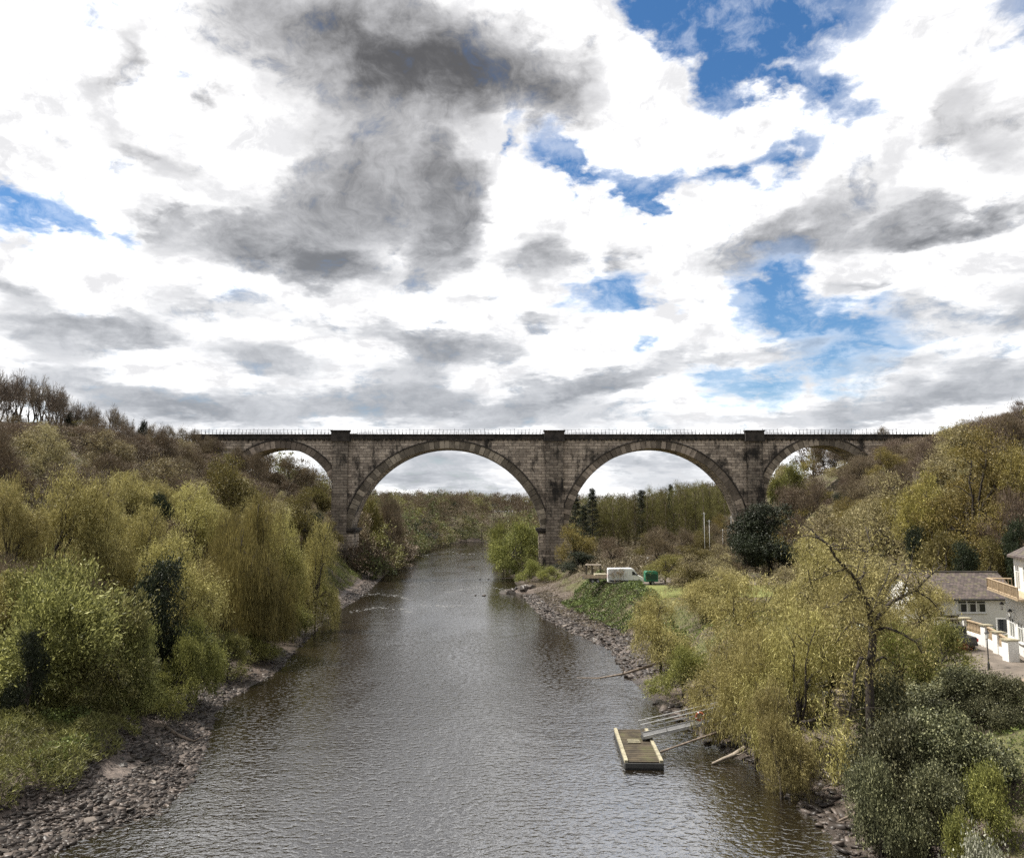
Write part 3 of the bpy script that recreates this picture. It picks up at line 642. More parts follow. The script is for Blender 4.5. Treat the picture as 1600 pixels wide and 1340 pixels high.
if True:
    for i, t in enumerate(T): tree(*t)
    for px, Y, top, w in [(285, 196, 668, 44), (305, 194, 671, 44), (325, 193, 680, 44), (345, 193, 688, 44), (370, 192, 697, 44), (262, 188, 664, 44), (240, 180, 662, 44), (398, 190, 706, 44)]: tree('brown', px, Y, top, w, 'brown twiggy tree masking the left end of the viaduct', 'brown trees against the left end of the viaduct')
    for px, Y, top, w in [(420, 236, 702, 60), (452, 240, 712, 60), (480, 240, 730, 55), (505, 240, 755, 50), (528, 236, 780, 45), (396, 240, 700, 60), (575, 240, 765, 50), (600, 262, 766, 60), (560, 228, 790, 40), (604, 250, 785, 50), (614, 274, 785, 44)]: tree('olive' if px % 2 else 'brown', px, Y, top, w, 'tree on the steep wooded bank just beyond the left arches', 'trees just beyond the left arches')
    for px, Y, top, w in [(1340, 197, 735, 50), (1368, 197, 708, 50), (1400, 196, 684, 60), (1375, 195, 705, 50), (1430, 194, 682, 60), (1470, 192, 676, 60), (1415, 186, 705, 60), (1500, 180, 668, 60)]: tree('russet', px, Y, top, w, 'twiggy russet tree climbing over the right end of the viaduct', 'russet trees against the right end of the viaduct')
    G1 = 'bare trees along the left skyline'
    for px, Y, top, w in [(-8, 150, 578, 50), (22, 148, 584, 50), (52, 146, 592, 48), (84, 148, 600, 44), (100, 152, 606, 36), (-30, 146, 580, 50), (128, 156, 632, 34), (150, 156, 634, 30), (176, 156, 632, 34), (200, 160, 652, 30), (252, 165, 662, 26), (0, 160, 582, 50), (35, 158, 580, 50), (66, 160, 590, 50), (96, 156, 604, 40), (115, 160, 622, 36), (140, 160, 630, 36), (187, 165, 642, 30)]:
        tree('bare', px, Y, top, w, 'leafless tree with fine upright branches on the left skyline', G1)
    G2 = 'tall thin poplars beyond the third arch'
    pr = np.random.RandomState(5)
    for i in range(46):
        px = 925 + 235 * (i + pr.rand()) / 46; Y = (236 + 50 * pr.rand()); top = 778 - 26 * min(1, max(0, (px - 930) / 120)) + pr.rand() * 14 - (Y - 236) * .06
        tree('poplar', px, Y, top, 22 + 8 * pr.rand(), 'thin pale-trunked poplar in the stand beyond the third arch', G2)
    for px, Y, top, w, lb in [(899, 232, 765, 26, 'leftmost pine beside the middle viaduct pier'), (925, 238, 763, 30, 'pointed dark pine right of the leftmost one'), (1003, 245, 766, 34, 'broad dark pine rising above the poplars'), (912, 226, 790, 26, 'short dark pine between two taller pines'), (1048, 262, 757, 18, 'slim dark pine among the poplar tops')]:
        tree('pine', px, Y, top, w, lb)
    # woods that fill the slopes
    sr = np.random.RandomState(11)
    def scatter(x0, x1, y0, y1, st, fn):
        for xx in np.arange(x0, x1, st):
            for yy in np.arange(y0, y1, st):
                x = xx + (sr.rand() - .5) * st * .8; y = yy + (sr.rand() - .5) * st * .8; px = CX + x / y * FPX * 1.0
                if -70 < px < 1670: fn(x, y, px, sr.rand())
    def leftwood(x, y, px, q):
        d = float(xl(y)) - x
        if d < 9 or (y < 78 and d < 16): return
        if 203 < y < 222 and x > -88: return
        g = ('brown', 'bare twiggy brown tree massed on the left hillside', 'brown trees massed on the left hillside')
        if d > 34 or y > 128:
            if q > .86: g = ('bud', 'pale budding tree scattered in the brown left hillside wood', 'pale trees in the left hillside wood')
            elif q > .80: g = ('olive', 'olive tree scattered in the brown left hillside wood', 'olive trees in the left hillside wood')
            elif q > .55: g = ('russet', 'russet twiggy tree massed on the left hillside', 'russet trees massed on the left hillside')
        elif q > .66: g = ('willow', 'golden willow filling the lower left slope', 'golden willows filling the lower left slope')
        H = (7.0 if d > 34 or y > 128 or q > .66 else 5.2) + 2.6 * sr.rand() - 1.5 * smst(150, 200, y); top = CAMZ - (float(hgt(x, y)) + H)
        py = HZ + top / y * FPX
        lim = np.interp(px, [-100, 100, 200, 300, 400], [655, 660, 676, 686, 690])
        if y < 205 and py < lim and px < 520:
            H -= (lim - py) * y / FPX
            if H < 2.5: return
        tree_at(g[0], x, y, H, 6.6 + 2.5 * sr.rand(), g[1], g[2])
    scatter(-128, -32, 68, 203, 6.9, leftwood)
    scatter(-88, -44, 224, 262, 9.5, leftwood)
    def rightwood(x, y, px, q):
        s = x - (56 + smst(150, 205, y) * 3)
        if s < 2 or (203 < y < 222): return
        g = ('brown', 'bare twiggy brown tree in the right hillside wood', 'brown trees in the right hillside wood')
        if q > .72: g = ('spring', 'golden-green tree filling the right hillside wood', 'golden-green trees in the right hillside wood')
        elif q > .5: g = ('bud', 'pale budding tree filling the right hillside wood', 'pale trees in the right hillside wood')
        elif q > .3: g = ('russet', 'russet twiggy tree in the right hillside wood', 'russet trees in the right hillside wood')
        H = 8 + 2.5 * sr.rand(); py = HZ - (float(hgt(x, y)) + H - CAMZ) / y * FPX
        lim = np.interp(px, [1200, 1370, 1440, 1480, 1560, 1640], [760, 700, 690, 672, 648, 628])
        if y < 205 and py < lim:
            H -= (lim - py) * y / FPX
            if H < 2.5: return
        tree_at(g[0], x, y, H, 7.5 + 2.5 * sr.rand(), g[1], g[2])
    scatter(56, 120, 88, 203, 8.0, rightwood)
    scatter(60, 110, 226, 250, 10, rightwood)
    def flatwood(x, y, px, q):                 # low trees on the flat right bank between willows and viaduct
        if not (1075 < px < 1400) or 1130 < px < 1265: return
        g = ('bud', 'pale budding tree on the flat right bank behind the willows', 'pale trees behind the right bank willows') if q > .5 else ('willow', 'golden willow standing back on the flat right bank', 'golden willows standing back on the right bank')
        tree_at(g[0], x, y, 5.5 + 2 * sr.rand(), 7, g[1], g[2])
    scatter(24, 50, 86, 132, 8, flatwood)
    scatter(34, 60, 170, 200, 9, lambda x, y, px, q: tree_at('brown' if q > .5 else 'olive', x, y, 7 + 2 * q, 7.5, ('brown twiggy tree' if q > .5 else 'low olive tree') + ' in the hedge before the right viaduct piers', 'hedge trees before the right viaduct piers'))

# the dark-limbed tree standing in the right bank willows: its own limbs, read off the photograph
def dark_limbed():
    Y0 = 51.0; b = atY(1357, 1128, Y0); z0 = float(hgt(b[0], Y0)); o = empty('willow_tree', (b[0], Y0, z0), 0, 'dark-limbed tree with a forked black trunk rising from the ivy on the right bank', 'willow tree')
    def w(px, py, dy=0.): p = atY(px, py, Y0 + dy); return np.array((p[0] - b[0], dy, p[2] - z0))
    t = MB(); r = np.random.RandomState(4)
    t.tube([np.array((.2, 0, -.8)), w(1360, 1120), w(1358, 1060), w(1364, 1000), w(1362, 975)], [.33, .28, .25, .23, .24], 9)
    main = [[(1362, 978, 0), (1357, 950, -.4), (1347, 925, -.7), (1338, 905, -1), (1322, 888, -1.2), (1305, 870, -1.5), (1296, 852, -1.6), (1276, 838, -1.8)],
            [(1362, 978, 0), (1375, 960, .3), (1392, 940, .6), (1410, 932, .9), (1430, 922, 1.2), (1446, 905, 1.4), (1470, 884, 1.6)],
            [(1360, 1030, 0), (1345, 1028, -.5), (1336, 1050, -1.0), (1332, 1090, -1.3), (1326, 1120, -1.4)],
            [(1362, 984, 0), (1345, 974, .5), (1330, 972, 1), (1315, 990, 1.4), (1306, 1005, 1.6)],
            [(1364, 985, 0), (1385, 980, -.6), (1410, 990, -1.1), (1432, 1004, -1.5), (1440, 1020, -1.7)],
            [(1362, 1036, 0), (1380, 1026, .5), (1396, 1036, .9), (1404, 1058, 1.1)],
            [(1342, 915, -.8), (1350, 895, -.5), (1352, 872, -.3), (1360, 850, 0), (1352, 822, .2)],
            [(1356, 950, -.4), (1365, 955, .5), (1372, 930, 1), (1385, 905, 1.4), (1392, 880, 1.6)],
            [(1347, 925, -.7), (1325, 930, -1.2), (1308, 945, -1.7), (1285, 950, -2)],
            [(1430, 922, 1.2), (1452, 935, 1.6), (1470, 955, 1.9)], [(1322, 888, -1.2), (1300, 895, -1.6), (1276, 905, -1.9)], [(1410, 932, .9), (1418, 905, .6), (1425, 875, .4)]]
    R0 = [.18, .16, .14, .08, .10, .09, .08, .08, .07, .07, .06, .06]; tips = []
    for pl, r0 in zip(main, R0):
        pts = [w(*p) for p in pl]; t.tube(pts, list(np.linspace(r0, r0 * .3, len(pts))), 7)
        for i in range(1, len(pts)):
            for j in range(5):
                s = pts[i - 1] + (pts[i] - pts[i - 1]) * r.rand(); e = s + r.normal(size=3) * (.75, .75, .5) + (0, 0, .15); mdl = (s + e) / 2 + (0, 0, .15)
                t.tube([s, mdl, e], [r0 * .24, r0 * .15, .012], 4, cap=False); tips.append(e)
    t.build('trunk', M['bark'], o, smooth=True)
    tips = np.array(tips); k = np.repeat(np.arange(len(tips)), 40); sd = r.rand(len(k), 1)
    P = tips[k] + r.normal(size=(len(k), 3)) * .42; P[:, 2:] -= sd * .7
    V, F = blades(P, r.normal(size=P.shape) * .6 + (0, 0, -.6), .26, .055, r)
    link('crown', mesh_np('dark_limbed_crown', V, F, (M['willow'],)), o)
dark_limbed()

# far woods beyond the viaduct: one mass of canopy, nobody could count it
def far_wood(name, label, spots, seed):
    r = np.random.RandomState(seed); Vs = []; Fs = []; Ms = []; b = 0
    for (x, y, H, Wd, mi) in spots:
        z0 = float(hgt(x, y)); H *= 1.3; Wd *= 1.3; lb = auto_lobes(r, H, Wd, 0, 6); V, F, _ = crown(r, lb, 75, 22, Wd * .07, .8, .24, 'leaf' if mi in (1, 3) else 'twig')
        Vs.append(V + (x, y, z0)); Fs.append(F + b); Ms.append(np.full(len(F), mi)); b += len(V)
        n = 4; s = MB(); s.tube([(x, y, z0 - .5), (x, y, z0 + H * .6)], [.22, .08], 4, cap=False)
        Vs.append(np.array(s.v)); Fs.append(np.array(s.f) + b); Ms.append(np.full(len(s.f), 5)); b += len(s.v)
    o = link(name, mesh_np(name, np.concatenate(Vs), np.concatenate(Fs), (M['farbrown'], M['farolive'], M['farrusset'], M['fargreen'], M['farpine'], M['bark']), midx=np.concatenate(Ms)))
    return tag(o, label, 'woodland', kind='stuff')
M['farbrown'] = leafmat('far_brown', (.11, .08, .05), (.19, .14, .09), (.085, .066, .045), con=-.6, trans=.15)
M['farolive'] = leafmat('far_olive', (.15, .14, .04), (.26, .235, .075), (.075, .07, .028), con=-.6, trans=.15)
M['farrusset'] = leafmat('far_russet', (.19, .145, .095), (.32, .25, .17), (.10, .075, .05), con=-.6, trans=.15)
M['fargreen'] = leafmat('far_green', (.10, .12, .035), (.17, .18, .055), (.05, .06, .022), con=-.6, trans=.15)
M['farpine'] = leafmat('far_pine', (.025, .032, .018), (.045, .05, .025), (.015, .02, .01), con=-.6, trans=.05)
def spots(seed, x0, x1, y0, y1, st, ok, Hb=9.5, mix=(.42, .28, .12, .13, .05)):
    r = np.random.RandomState(seed); out = []; cum = np.cumsum(mix)
    for yy in np.arange(y0, y1, st):
        k = st * (1 + (yy - 250) / 700)
        for xx in np.arange(x0, x1, k):
            x = xx + (r.rand() - .5) * k * .8; y = yy + (r.rand() - .5) * k * .8; px = CX + x / y * FPX
            if ok(x, y, px): out.append((x, y, Hb + 3 * r.rand(), 8 + 3.5 * r.rand() + (y - 250) * .006, int(min(4, np.searchsorted(cum, r.rand())))))
    return out
far_wood('woodland', 'brown and olive wooded slope beyond the left pier along the far bend', spots(21, -170, -20, 222, 700, 9.0, lambda x, y, px: 380 < px < 900 and x < xl(y) - 1.2 and not (y < 262 and x < -48)), 31)
far_wood('woodland', 'far wooded skyline behind the river bend and the poplars', spots(22, -60, 230, 280, 720, 11, lambda x, y, px: 640 < px < 1420 and (x > xr(y) + 1.5 or x < xl(y) - 2) and (x > xr(y) + 3 or y > 470)), 32)
far_wood('woodland', 'low bushes hanging over the left shore beyond the viaduct', spots(25, -60, -20, 205, 470, 4.6, lambda x, y, px: .3 < xl(y) - x < 7, 3.6, (.25, .3, .1, .33, .02)), 35)
far_wood('woodland', 'low green trees lining the far right shore behind the middle pier', spots(23, -14, 14, 226, 440, 5.5, lambda x, y, px: xr(y) + .8 < x < xr(y) + 16, 7.0, (.25, .3, .1, .33, .02)), 33)

# ------------------------------------------------------------------ viaduct
def mat_stone(name='viaduct_stone', k=1.0):
    t = NT(name); o = t.obj(); s = t.N.new('ShaderNodeSeparateXYZ'); t.L.new(o, s.inputs[0])
    cb = t.N.new('ShaderNodeCombineXYZ'); t.L.new(t.math('ADD', s.outputs[0], s.outputs[1]), cb.inputs[0]); t.L.new(s.outputs[2], cb.inputs[1])
    b = t.N.new('ShaderNodeTexBrick'); t.L.new(cb.outputs[0], b.inputs['Vector'])
    b.inputs['Color1'].default_value = (.68, .57, .455, 1); b.inputs['Color2'].default_value = (.12, .094, .074, 1); b.inputs['Mortar'].default_value = (.045, .035, .03, 1)
    b.inputs['Scale'].default_value = 1.0; b.inputs['Mortar Size'].default_value = .06; b.inputs['Mortar Smooth'].default_value = .3; b.inputs['Bias'].default_value = -.15
    b.inputs['Brick Width'].default_value = 1.9; b.inputs['Row Height'].default_value = .72
    v2 = t.vm('MULTIPLY', o, (1., 1., .55)); n1 = t.noise(v2, .22, 8, .68); n2 = t.noise(o, 1.1, 6, .7)
    st = t.N.new('ShaderNodeMapping'); st.inputs['Scale'].default_value = (1, 1, .16); t.L.new(o, st.inputs[0]); n3 = t.noise(st.outputs[0], .7, 6, .65)
    c = t.mix(.38, b.outputs[0], t.mix(t.rng(n2, .35, .65), (.19, .148, .115), (.60, .51, .41)))
    c = t.mix(t.rng(n1, .50, .62), c, (.038, .032, .026)); c = t.mix(t.math('MULTIPLY', t.rng(n3, .55, .70), .75), c, (.035, .032, .026))
    c = t.mix(t.math('MULTIPLY', t.rng(t.noise(o, .5, 7, .7), .60, .70), .7), c, (.40, .34, .27))
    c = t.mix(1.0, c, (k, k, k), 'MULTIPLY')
    return t.done(t.pbsdf(c, .92, nrm=t.bump(t.math('ADD', b.outputs[1], t.math('MULTIPLY', n2, -1.5)), .8, -.08)))
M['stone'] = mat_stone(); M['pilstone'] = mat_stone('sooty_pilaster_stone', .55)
M['ringstone'] = leafmat('arch_ring_stone', (.17, .138, .106), (.36, .295, .23), (.085, .07, .055), trans=0, rough=.9, objvar=0)
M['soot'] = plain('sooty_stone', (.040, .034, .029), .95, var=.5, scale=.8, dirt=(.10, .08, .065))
M['railmetal'] = plain('dark_railing', (.06, .06, .065), .6, .3)
VY = 205.0; VD = 7.5
zz = lambda py: float(atY(800, py, VY)[2]); xx_ = lambda px: float(atY(px, 760, VY)[0])
arches = [(437, 88, 700), (698, 150, 700), (1022, 135, 700), (1286, 91, 695.5), (1455, 14, 691), (1497, 14, 691), (1539, 14, 691), (1581, 14, 691)]
arches = [(xx_(c), r * .1632, zz(cr) - r * .1632) for c, r, cr in arches]
ZT, ZC = zz(680), zz(686.5)
viad = empty('viaduct', (0, VY, 0), 0, 'tall sooty sandstone railway viaduct with wide round arches spanning the river', 'viaduct')
def vbuild(mb, name, mat, parent, **k):
    mb.v = [(x, y - VY, z) for x, y, z in mb.v]; return mb.build(name, mat, parent, **k)
xs = set(np.round(np.arange(xx_(298), xx_(1640), 1.2), 3))
for c, r, cz in arches:
    xs = {x for x in xs if abs(x - c) > r + .02 or r > 5}
    xs |= {round(c + r * math.cos(a), 4) for a in np.linspace(0, math.pi, 60 if r > 5 else 14)}
    xs = {x for x in xs if abs(abs(x - c) - r) > .01} | {c - r, c + r, c - r - 1e-3, c + r + 1e-3}
xs = sorted(xs)
def zlow(x):
    for c, r, cz in arches:
        if abs(x - c) <= r + 1e-6: return cz + math.sqrt(max(0, r * r - (x - c) ** 2))
    return -3.0
w = MB()
for a, b in zip(xs[:-1], xs[1:]):
    m_ = (a + b) / 2; inside = any(abs(m_ - c) < r for c, r, _ in arches)
    za, zb = (zlow(a), zlow(b)) if inside else (-3.0, -3.0)
    if b - a < .002: za = zb = -3.0
    P = [(a, VY, za), (b, VY, zb), (b, VY, ZT), (a, VY, ZT), (a, VY + VD, za), (b, VY + VD, zb), (b, VY + VD, ZT), (a, VY + VD, ZT)]
    w.add(P, [(0, 1, 2, 3), (5, 4, 7, 6), (3, 2, 6, 7), (0, 4, 5, 1)])
for c, r, cz in arches:
    for sx in (-1, 1):
        x = c + sx * r; w.add([(x, VY, -3), (x, VY + VD, -3), (x, VY + VD, cz), (x, VY, cz)], [(0, 1, 2, 3)])
vme = bpy.data.meshes.new('viaduct_wall'); vme.from_pydata([(x, y - VY, z) for x, y, z in w.v], [], w.f); vme.materials.append(M['stone']); link('wall', vme, viad)
vr = np.random.RandomState(9)
for c, r, cz in arches:
    th = 1.95 if r > 5 else .8; n = max(9, int(math.pi * r / 1.25)); z_imp = zz(822)
    for side, y0, y1 in ((0, VY, VY + .4), (1, VY + VD, VY + VD - .4)):
        g = MB()
        for i in range(n):
            a0, a1 = math.pi * i / n + .07 / r, math.pi * (i + 1) / n - .07 / r; pr_ = .14 + .12 * vr.rand(); yf = y0 - pr_ if side == 0 else y0 + pr_
            t2 = th * (.93 + .09 * vr.rand()); r0 = r - .012
            q = [(c + R_ * math.cos(a), cz + R_ * math.sin(a)) for a, R_ in ((a0, r0), (a0, r + t2), (a1, r + t2), (a1, r0))]
            g.prism(q, yf, y1)
        vbuild(g, 'arch_ring', M['ringstone'], viad)
    if r > 5:
        h = MB(); n = 64
        for i in range(n):
            a0, a1 = math.pi * i / n, math.pi * (i + 1) / n
            q = [(c + R_ * math.cos(a), cz + R_ * math.sin(a)) for a, R_ in ((a0, r + th), (a0, r + th + .26), (a1, r + th + .26), (a1, r + th))]
            h.prism(q, VY - .38, VY + .3)
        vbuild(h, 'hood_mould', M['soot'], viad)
pil = [(519.5, 543.5), (852.5, 880), (1167, 1192)]
for a, b in pil:
    a, b = xx_(a), xx_(b)
    for q0, q1 in ((-1.1, -.002), (VD + .002, VD + 1.1)): p = MB(); p.b2((a, VY + q0, -3), (b, VY + q1, ZC)); vbuild(p, 'pilaster', M['pilstone'], viad, bevel=.05)
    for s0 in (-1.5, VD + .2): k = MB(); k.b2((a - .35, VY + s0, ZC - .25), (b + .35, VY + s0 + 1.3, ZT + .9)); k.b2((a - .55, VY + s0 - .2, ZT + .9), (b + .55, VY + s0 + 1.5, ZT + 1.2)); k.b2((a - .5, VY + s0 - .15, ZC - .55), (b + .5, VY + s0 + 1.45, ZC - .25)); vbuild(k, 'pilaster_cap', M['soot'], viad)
for a, b, py in ((523.5, 552, 824), (843.5, 891, 824), (1154, 1196, 826)):
    a, b = xx_(a), xx_(b); z = zz(py); k = MB(); k.b2((a - .9, VY - .9, z - .9), (b + .2 + .7, VY + VD + .9, z - .15)); k.b2((a - .5, VY - .55, z - 1.4), (b + .5, VY + VD + .55, z - .9))
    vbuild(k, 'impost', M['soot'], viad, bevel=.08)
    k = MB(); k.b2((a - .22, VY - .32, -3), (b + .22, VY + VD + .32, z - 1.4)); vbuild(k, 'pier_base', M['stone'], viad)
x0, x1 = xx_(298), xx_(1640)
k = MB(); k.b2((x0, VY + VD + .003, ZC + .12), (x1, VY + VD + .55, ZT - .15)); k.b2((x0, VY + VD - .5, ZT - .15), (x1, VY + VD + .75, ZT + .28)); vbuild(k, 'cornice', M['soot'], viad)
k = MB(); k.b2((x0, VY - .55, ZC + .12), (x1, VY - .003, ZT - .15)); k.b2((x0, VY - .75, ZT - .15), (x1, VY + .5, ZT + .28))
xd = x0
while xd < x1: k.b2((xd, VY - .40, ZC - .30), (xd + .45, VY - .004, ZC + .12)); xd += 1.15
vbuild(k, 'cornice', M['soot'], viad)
edges = [x0] + [xx_(v) for p in pil for v in p] + [x1]
for i in range(0, len(edges), 2):
    for yy in (VY - .1, VY + VD + .1):
        k = MB(); a, b = edges[i] + .3, edges[i + 1] - .3
        n = max(2, int((b - a) / .95))
        for j in range(n + 1):
            x = a + (b - a) * j / n; tall = 1.55 if j % 4 == 0 else 1.25; k.b2((x - .045, yy - .04, ZT + .2), (x + .045, yy + .04, ZT + .2 + tall))
        for z in (.55, 1.2): k.b2((a, yy - .025, ZT + .2 + z), (b, yy + .025, ZT + .25 + z))
        vbuild(k, 'railing', M['railmetal'], viad)

# ------------------------------------------------------------------ rocks and shore rubble
M['rock'] = leafmat('shore_rock', (.050, .042, .036), (.135, .112, .094), (.035, .029, .025), trans=0, rough=.45, objvar=.2)
import bmesh
RK = []
for i in range(6):
    b = bmesh.new(); rr = np.random.RandomState(40 + i)
    for v in unit(rr.normal(size=(16, 3))) * (.8 + .3 * rr.rand(16, 1)): b.verts.new(tuple(v * (1, .7, .30)))
    h = bmesh.ops.convex_hull(b, input=b.verts); bmesh.ops.delete(b, geom=[e for e in h['geom_interior'] if isinstance(e, bmesh.types.BMVert)], context='VERTS')
    bmesh.ops.bevel(b, geom=list(b.edges), offset=.02, segments=1, affect='EDGES')
    me = bpy.data.meshes.new('rock'); b.to_mesh(me); b.free(); me.materials.append(M['rock']); RK.append(me)
rr = np.random.RandomState(77)
def rock(x, y, s, label, group=None, z=None, flat=1.0):
    o = link('rock', RK[rr.randint(6)]); o.location = (x, y, (float(hgt(x, y)) if z is None else z) + s * .06); o.rotation_euler = (rr.normal() * .2, rr.normal() * .2, rr.rand() * 6.28); o.scale = (s, s, s * flat)
    tag(o, label, 'rock', group)
for i in range(80):
    y = 38 + 45 * rr.rand() ** 1.3; rock(float(xl(y)) - .2 - 4.6 * rr.rand(), y, .22 + .36 * rr.rand() ** 2, 'flat brown sandstone slab among the rubble of the left shore', 'sandstone slabs on the left shore')
for i in range(45):
    y = 88 + 75 * rr.rand(); rock(float(xr(y)) + .1 + 3.5 * rr.rand(), y, .4 + .6 * rr.rand() ** 2, 'brown boulder on the rocky right shore below the ivy bank', 'boulders on the right shore')
for i in range(60):
    a = rr.rand() * 6.28; q = rr.rand() ** .5; rock(-1.5 + 7 * q * math.cos(a), 173 + 2.4 * q * math.sin(a), .6 + .9 * rr.rand(), 'dark wet boulder heaped on the low spit beyond the yard', 'dark boulders on the spit', flat=2.3)
for px, py, s, lb in [(742, 930, .55, 'small dark rock breaking the water left of the spit'), (757, 930, .8, 'wider dark rock breaking the water beside the spit'), (764, 905, .5, 'tiny rock in the bright shallows above the spit'), (750, 905, .6, 'low rock left of the tiny one in the bright shallows'), (985, 1000, 1.0, 'pale boulder at the foot of the riverside willow')]:
    p = atZ(px, py); rock(p[0], p[1], s, lb, z=.0)
def rubble(name, label, pts, smin, smax, seed, mat):
    r = np.random.RandomState(seed); n = len(pts); s = smin + (smax - smin) * r.rand(n) ** 3
    base = np.array([(x, y, z) for z in (-1, 1) for x, y in ((-1, -1), (1, -1), (1, 1), (-1, 1))], float)
    V = base[None] * np.stack((.6 + .5 * r.rand(n), .35 + .4 * r.rand(n), .10 + .22 * r.rand(n)), -1)[:, None] * (1 + .22 * r.normal(size=(n, 8, 3)).clip(-1.5, 1.5))
    a = r.rand(n) * 6.28; ca, sa = np.cos(a)[:, None], np.sin(a)[:, None]; tx, ty = r.normal(size=(2, n, 1)) * .22
    x, y, z = V[..., 0], V[..., 1], V[..., 2]; z = z + x * tx + y * ty; V = np.stack((x * ca - y * sa, x * sa + y * ca, z), -1) * s[:, None, None]
    V += np.stack((pts[:, 0], pts[:, 1], hgt(pts[:, 0], pts[:, 1]) + s * .04), -1)[:, None]
    Fb = np.array([(3, 2, 1, 0), (4, 5, 6, 7), (0, 1, 5, 4), (1, 2, 6, 5), (2, 3, 7, 6), (3, 0, 4, 7)])
    F = (Fb[None] + 8 * np.arange(n)[:, None, None]).reshape(-1, 4)
    return tag(link(name, mesh_np(name, V.reshape(-1, 3), F, (mat,))), label, 'rubble', kind='stuff')
n = 26000; y = np.concatenate((34 + 46 * rr.rand(20000), 76 + 130 * rr.rand(6000))); d = -.4 + 6.2 * rr.rand(n) * (1 - .5 * smst(70, 110, y)); keep = vnoise(xl(y) - d, y, 3.0) > .22
P = np.stack((xl(y) - d, y), -1)[keep]
rubble('shore_rubble', 'broken brown stones covering the left shore', P, .05, .30, 1, M['rock'])
n = 9000; y = np.concatenate((84 + 84 * rr.rand(7400), 34 + 40 * rr.rand(1600))); e = -.3 + 5.5 * rr.rand(n); rubble('shore_rubble', 'broken brown stones along the right shore', np.stack((xr(y) + e, y), -1), .08, .5, 2, M['rock'])

M['foam'] = plain('foam', (.30, .30, .295), .6)
fr_ = np.random.RandomState(90); Pf = []
for cv in ([(560, 930), (590, 927), (620, 931), (640, 936)], [(545, 956), (585, 949), (625, 951), (645, 957)], [(655, 944), (690, 947), (725, 946)], [(700, 925), (745, 917), (790, 920)], [(630, 908), (662, 906), (690, 909)], [(655, 868), (700, 862), (745, 866)]):
    for i in range(62):
        q = fr_.rand() * (len(cv) - 1); k = int(q); q -= k; p = atZ(cv[k][0] * (1 - q) + cv[k + 1][0] * q, cv[k][1] * (1 - q) + cv[k + 1][1] * q + fr_.normal() * .9, .025); Pf.append(p)
Pf = np.array(Pf); Df = fr_.normal(size=Pf.shape) * (1, .35, 0); Sf = np.cross(unit(Df), (0, 0, 1.)); Lf = (.2 + .45 * fr_.rand(len(Pf), 1)) * (Pf[:, 1:2] / 130); Wf = Lf * .22
Vf = np.stack((Pf, Pf + unit(Df) * Lf * .5 + Sf * Wf, Pf + unit(Df) * Lf, Pf + unit(Df) * Lf * .5 - Sf * Wf), 1).reshape(-1, 3)
tag(link('white_water', mesh_np('white_water', Vf, np.arange(len(Vf)).reshape(-1, 4), (M['foam'],))), 'thin broken lines of white water on the river shallows', 'white water', kind='stuff')

# ------------------------------------------------------------------ ground cover
def cover(name, label, cat, region, n, box_, mat, hgt_, L, W, clump, seed, up=.8, pts=None):
    r = np.random.RandomState(seed); x = box_[0] + (box_[1] - box_[0]) * r.rand(n); y = box_[2] + (box_[3] - box_[2]) * r.rand(n)
    k = region(x, y); x, y = x[k], y[k]; c = vnoise(x + seed * 9, y, clump) * .6 + vnoise(x, y + seed * 7, clump * .4) * .4
    z = hgt(x, y) + np.clip(c - .25, 0, 1) * hgt_ * (r.rand(len(x)) ** .4) * 1.6
    P = np.stack((x, y, z), -1); D = r.normal(size=P.shape) * (1, 1, .5) + (0, 0, up)
    V, F = blades(P, D, L * (.6 + .8 * r.rand(len(P))), W * (.7 + .6 * r.rand(len(P))), r)
    return tag(link(name, mesh_np(name, V, F, (mat,))), label, cat, kind='stuff')
lb_ = lambda x, y: xl(y) - x
rb_ = lambda x, y: x - xr(y)
cover('rough_grass', 'tussocky rough grass on the bank top at lower left', 'grass', lambda x, y: (lb_(x, y) > 5.6 - 1.6 * vnoise(x, y, 2)) & (lb_(x, y) < 26), 190000, (-50, -25, 34, 74), M['grass'], 1.3, .34, .05, 1.8, 3)
cover('bramble_patch', 'leafy green brambles on the bank top at lower left', 'brambles', lambda x, y: (lb_(x, y) > 6) & (lb_(x, y) < 22) & (vnoise(x, y, 3.2) > .5), 90000, (-50, -26, 38, 74), M['bramble'], 1.4, .2, .12, 1.2, 4, .4)
cover('undergrowth', 'brambles and dead stems under the left bank shrubs', 'undergrowth', lambda x, y: (lb_(x, y) > 5.0 - 1.2 * smst(80, 120, y)) & (lb_(x, y) < 16), 80000, (-60, -26, 66, 204), M['grass'], 1.5, .45, .05, 2.2, 5)
cover('ivy_bank', 'deep green ivy sprawling down the bank in front of the yard', 'ivy', lambda x, y: (rb_(x, y) > 4.5) & (rb_(x, y) < 17) & (vnoise(x, y, 3.5) + (.25 - abs(y - 122) * .012) > .42), 90000, (4, 21, 96, 160), M['bankivy'], 1.3, .26, .15, 2.4, 6, .3)
cover('undergrowth', 'dry brown stems on the slope between the spit and the yard', 'undergrowth', lambda x, y: (rb_(x, y) > 2.2) & (rb_(x, y) < 16), 70000, (-2, 20, 90, 200), M['deadstem'], .8, .35, .035, 1.8, 7)
cover('undergrowth', 'leaf litter and weeds under the right bank willows', 'undergrowth', lambda x, y: (rb_(x, y) > 6.5) & (x < 50) & ~((x > 34.2) & (y > 55.5) & (y < 77)), 90000, (17, 50, 42, 110), M['bramble'], .8, .2, .08, 2, 8, .4)
cover('undergrowth', 'dark scrub on the flat ground beneath the poplars', 'undergrowth', lambda x, y: (rb_(x, y) > 12) & ~((y < 152) & (x < 46)), 110000, (8, 70, 130, 310), M['deadstem'], 2.2, .9, .12, 4, 14)
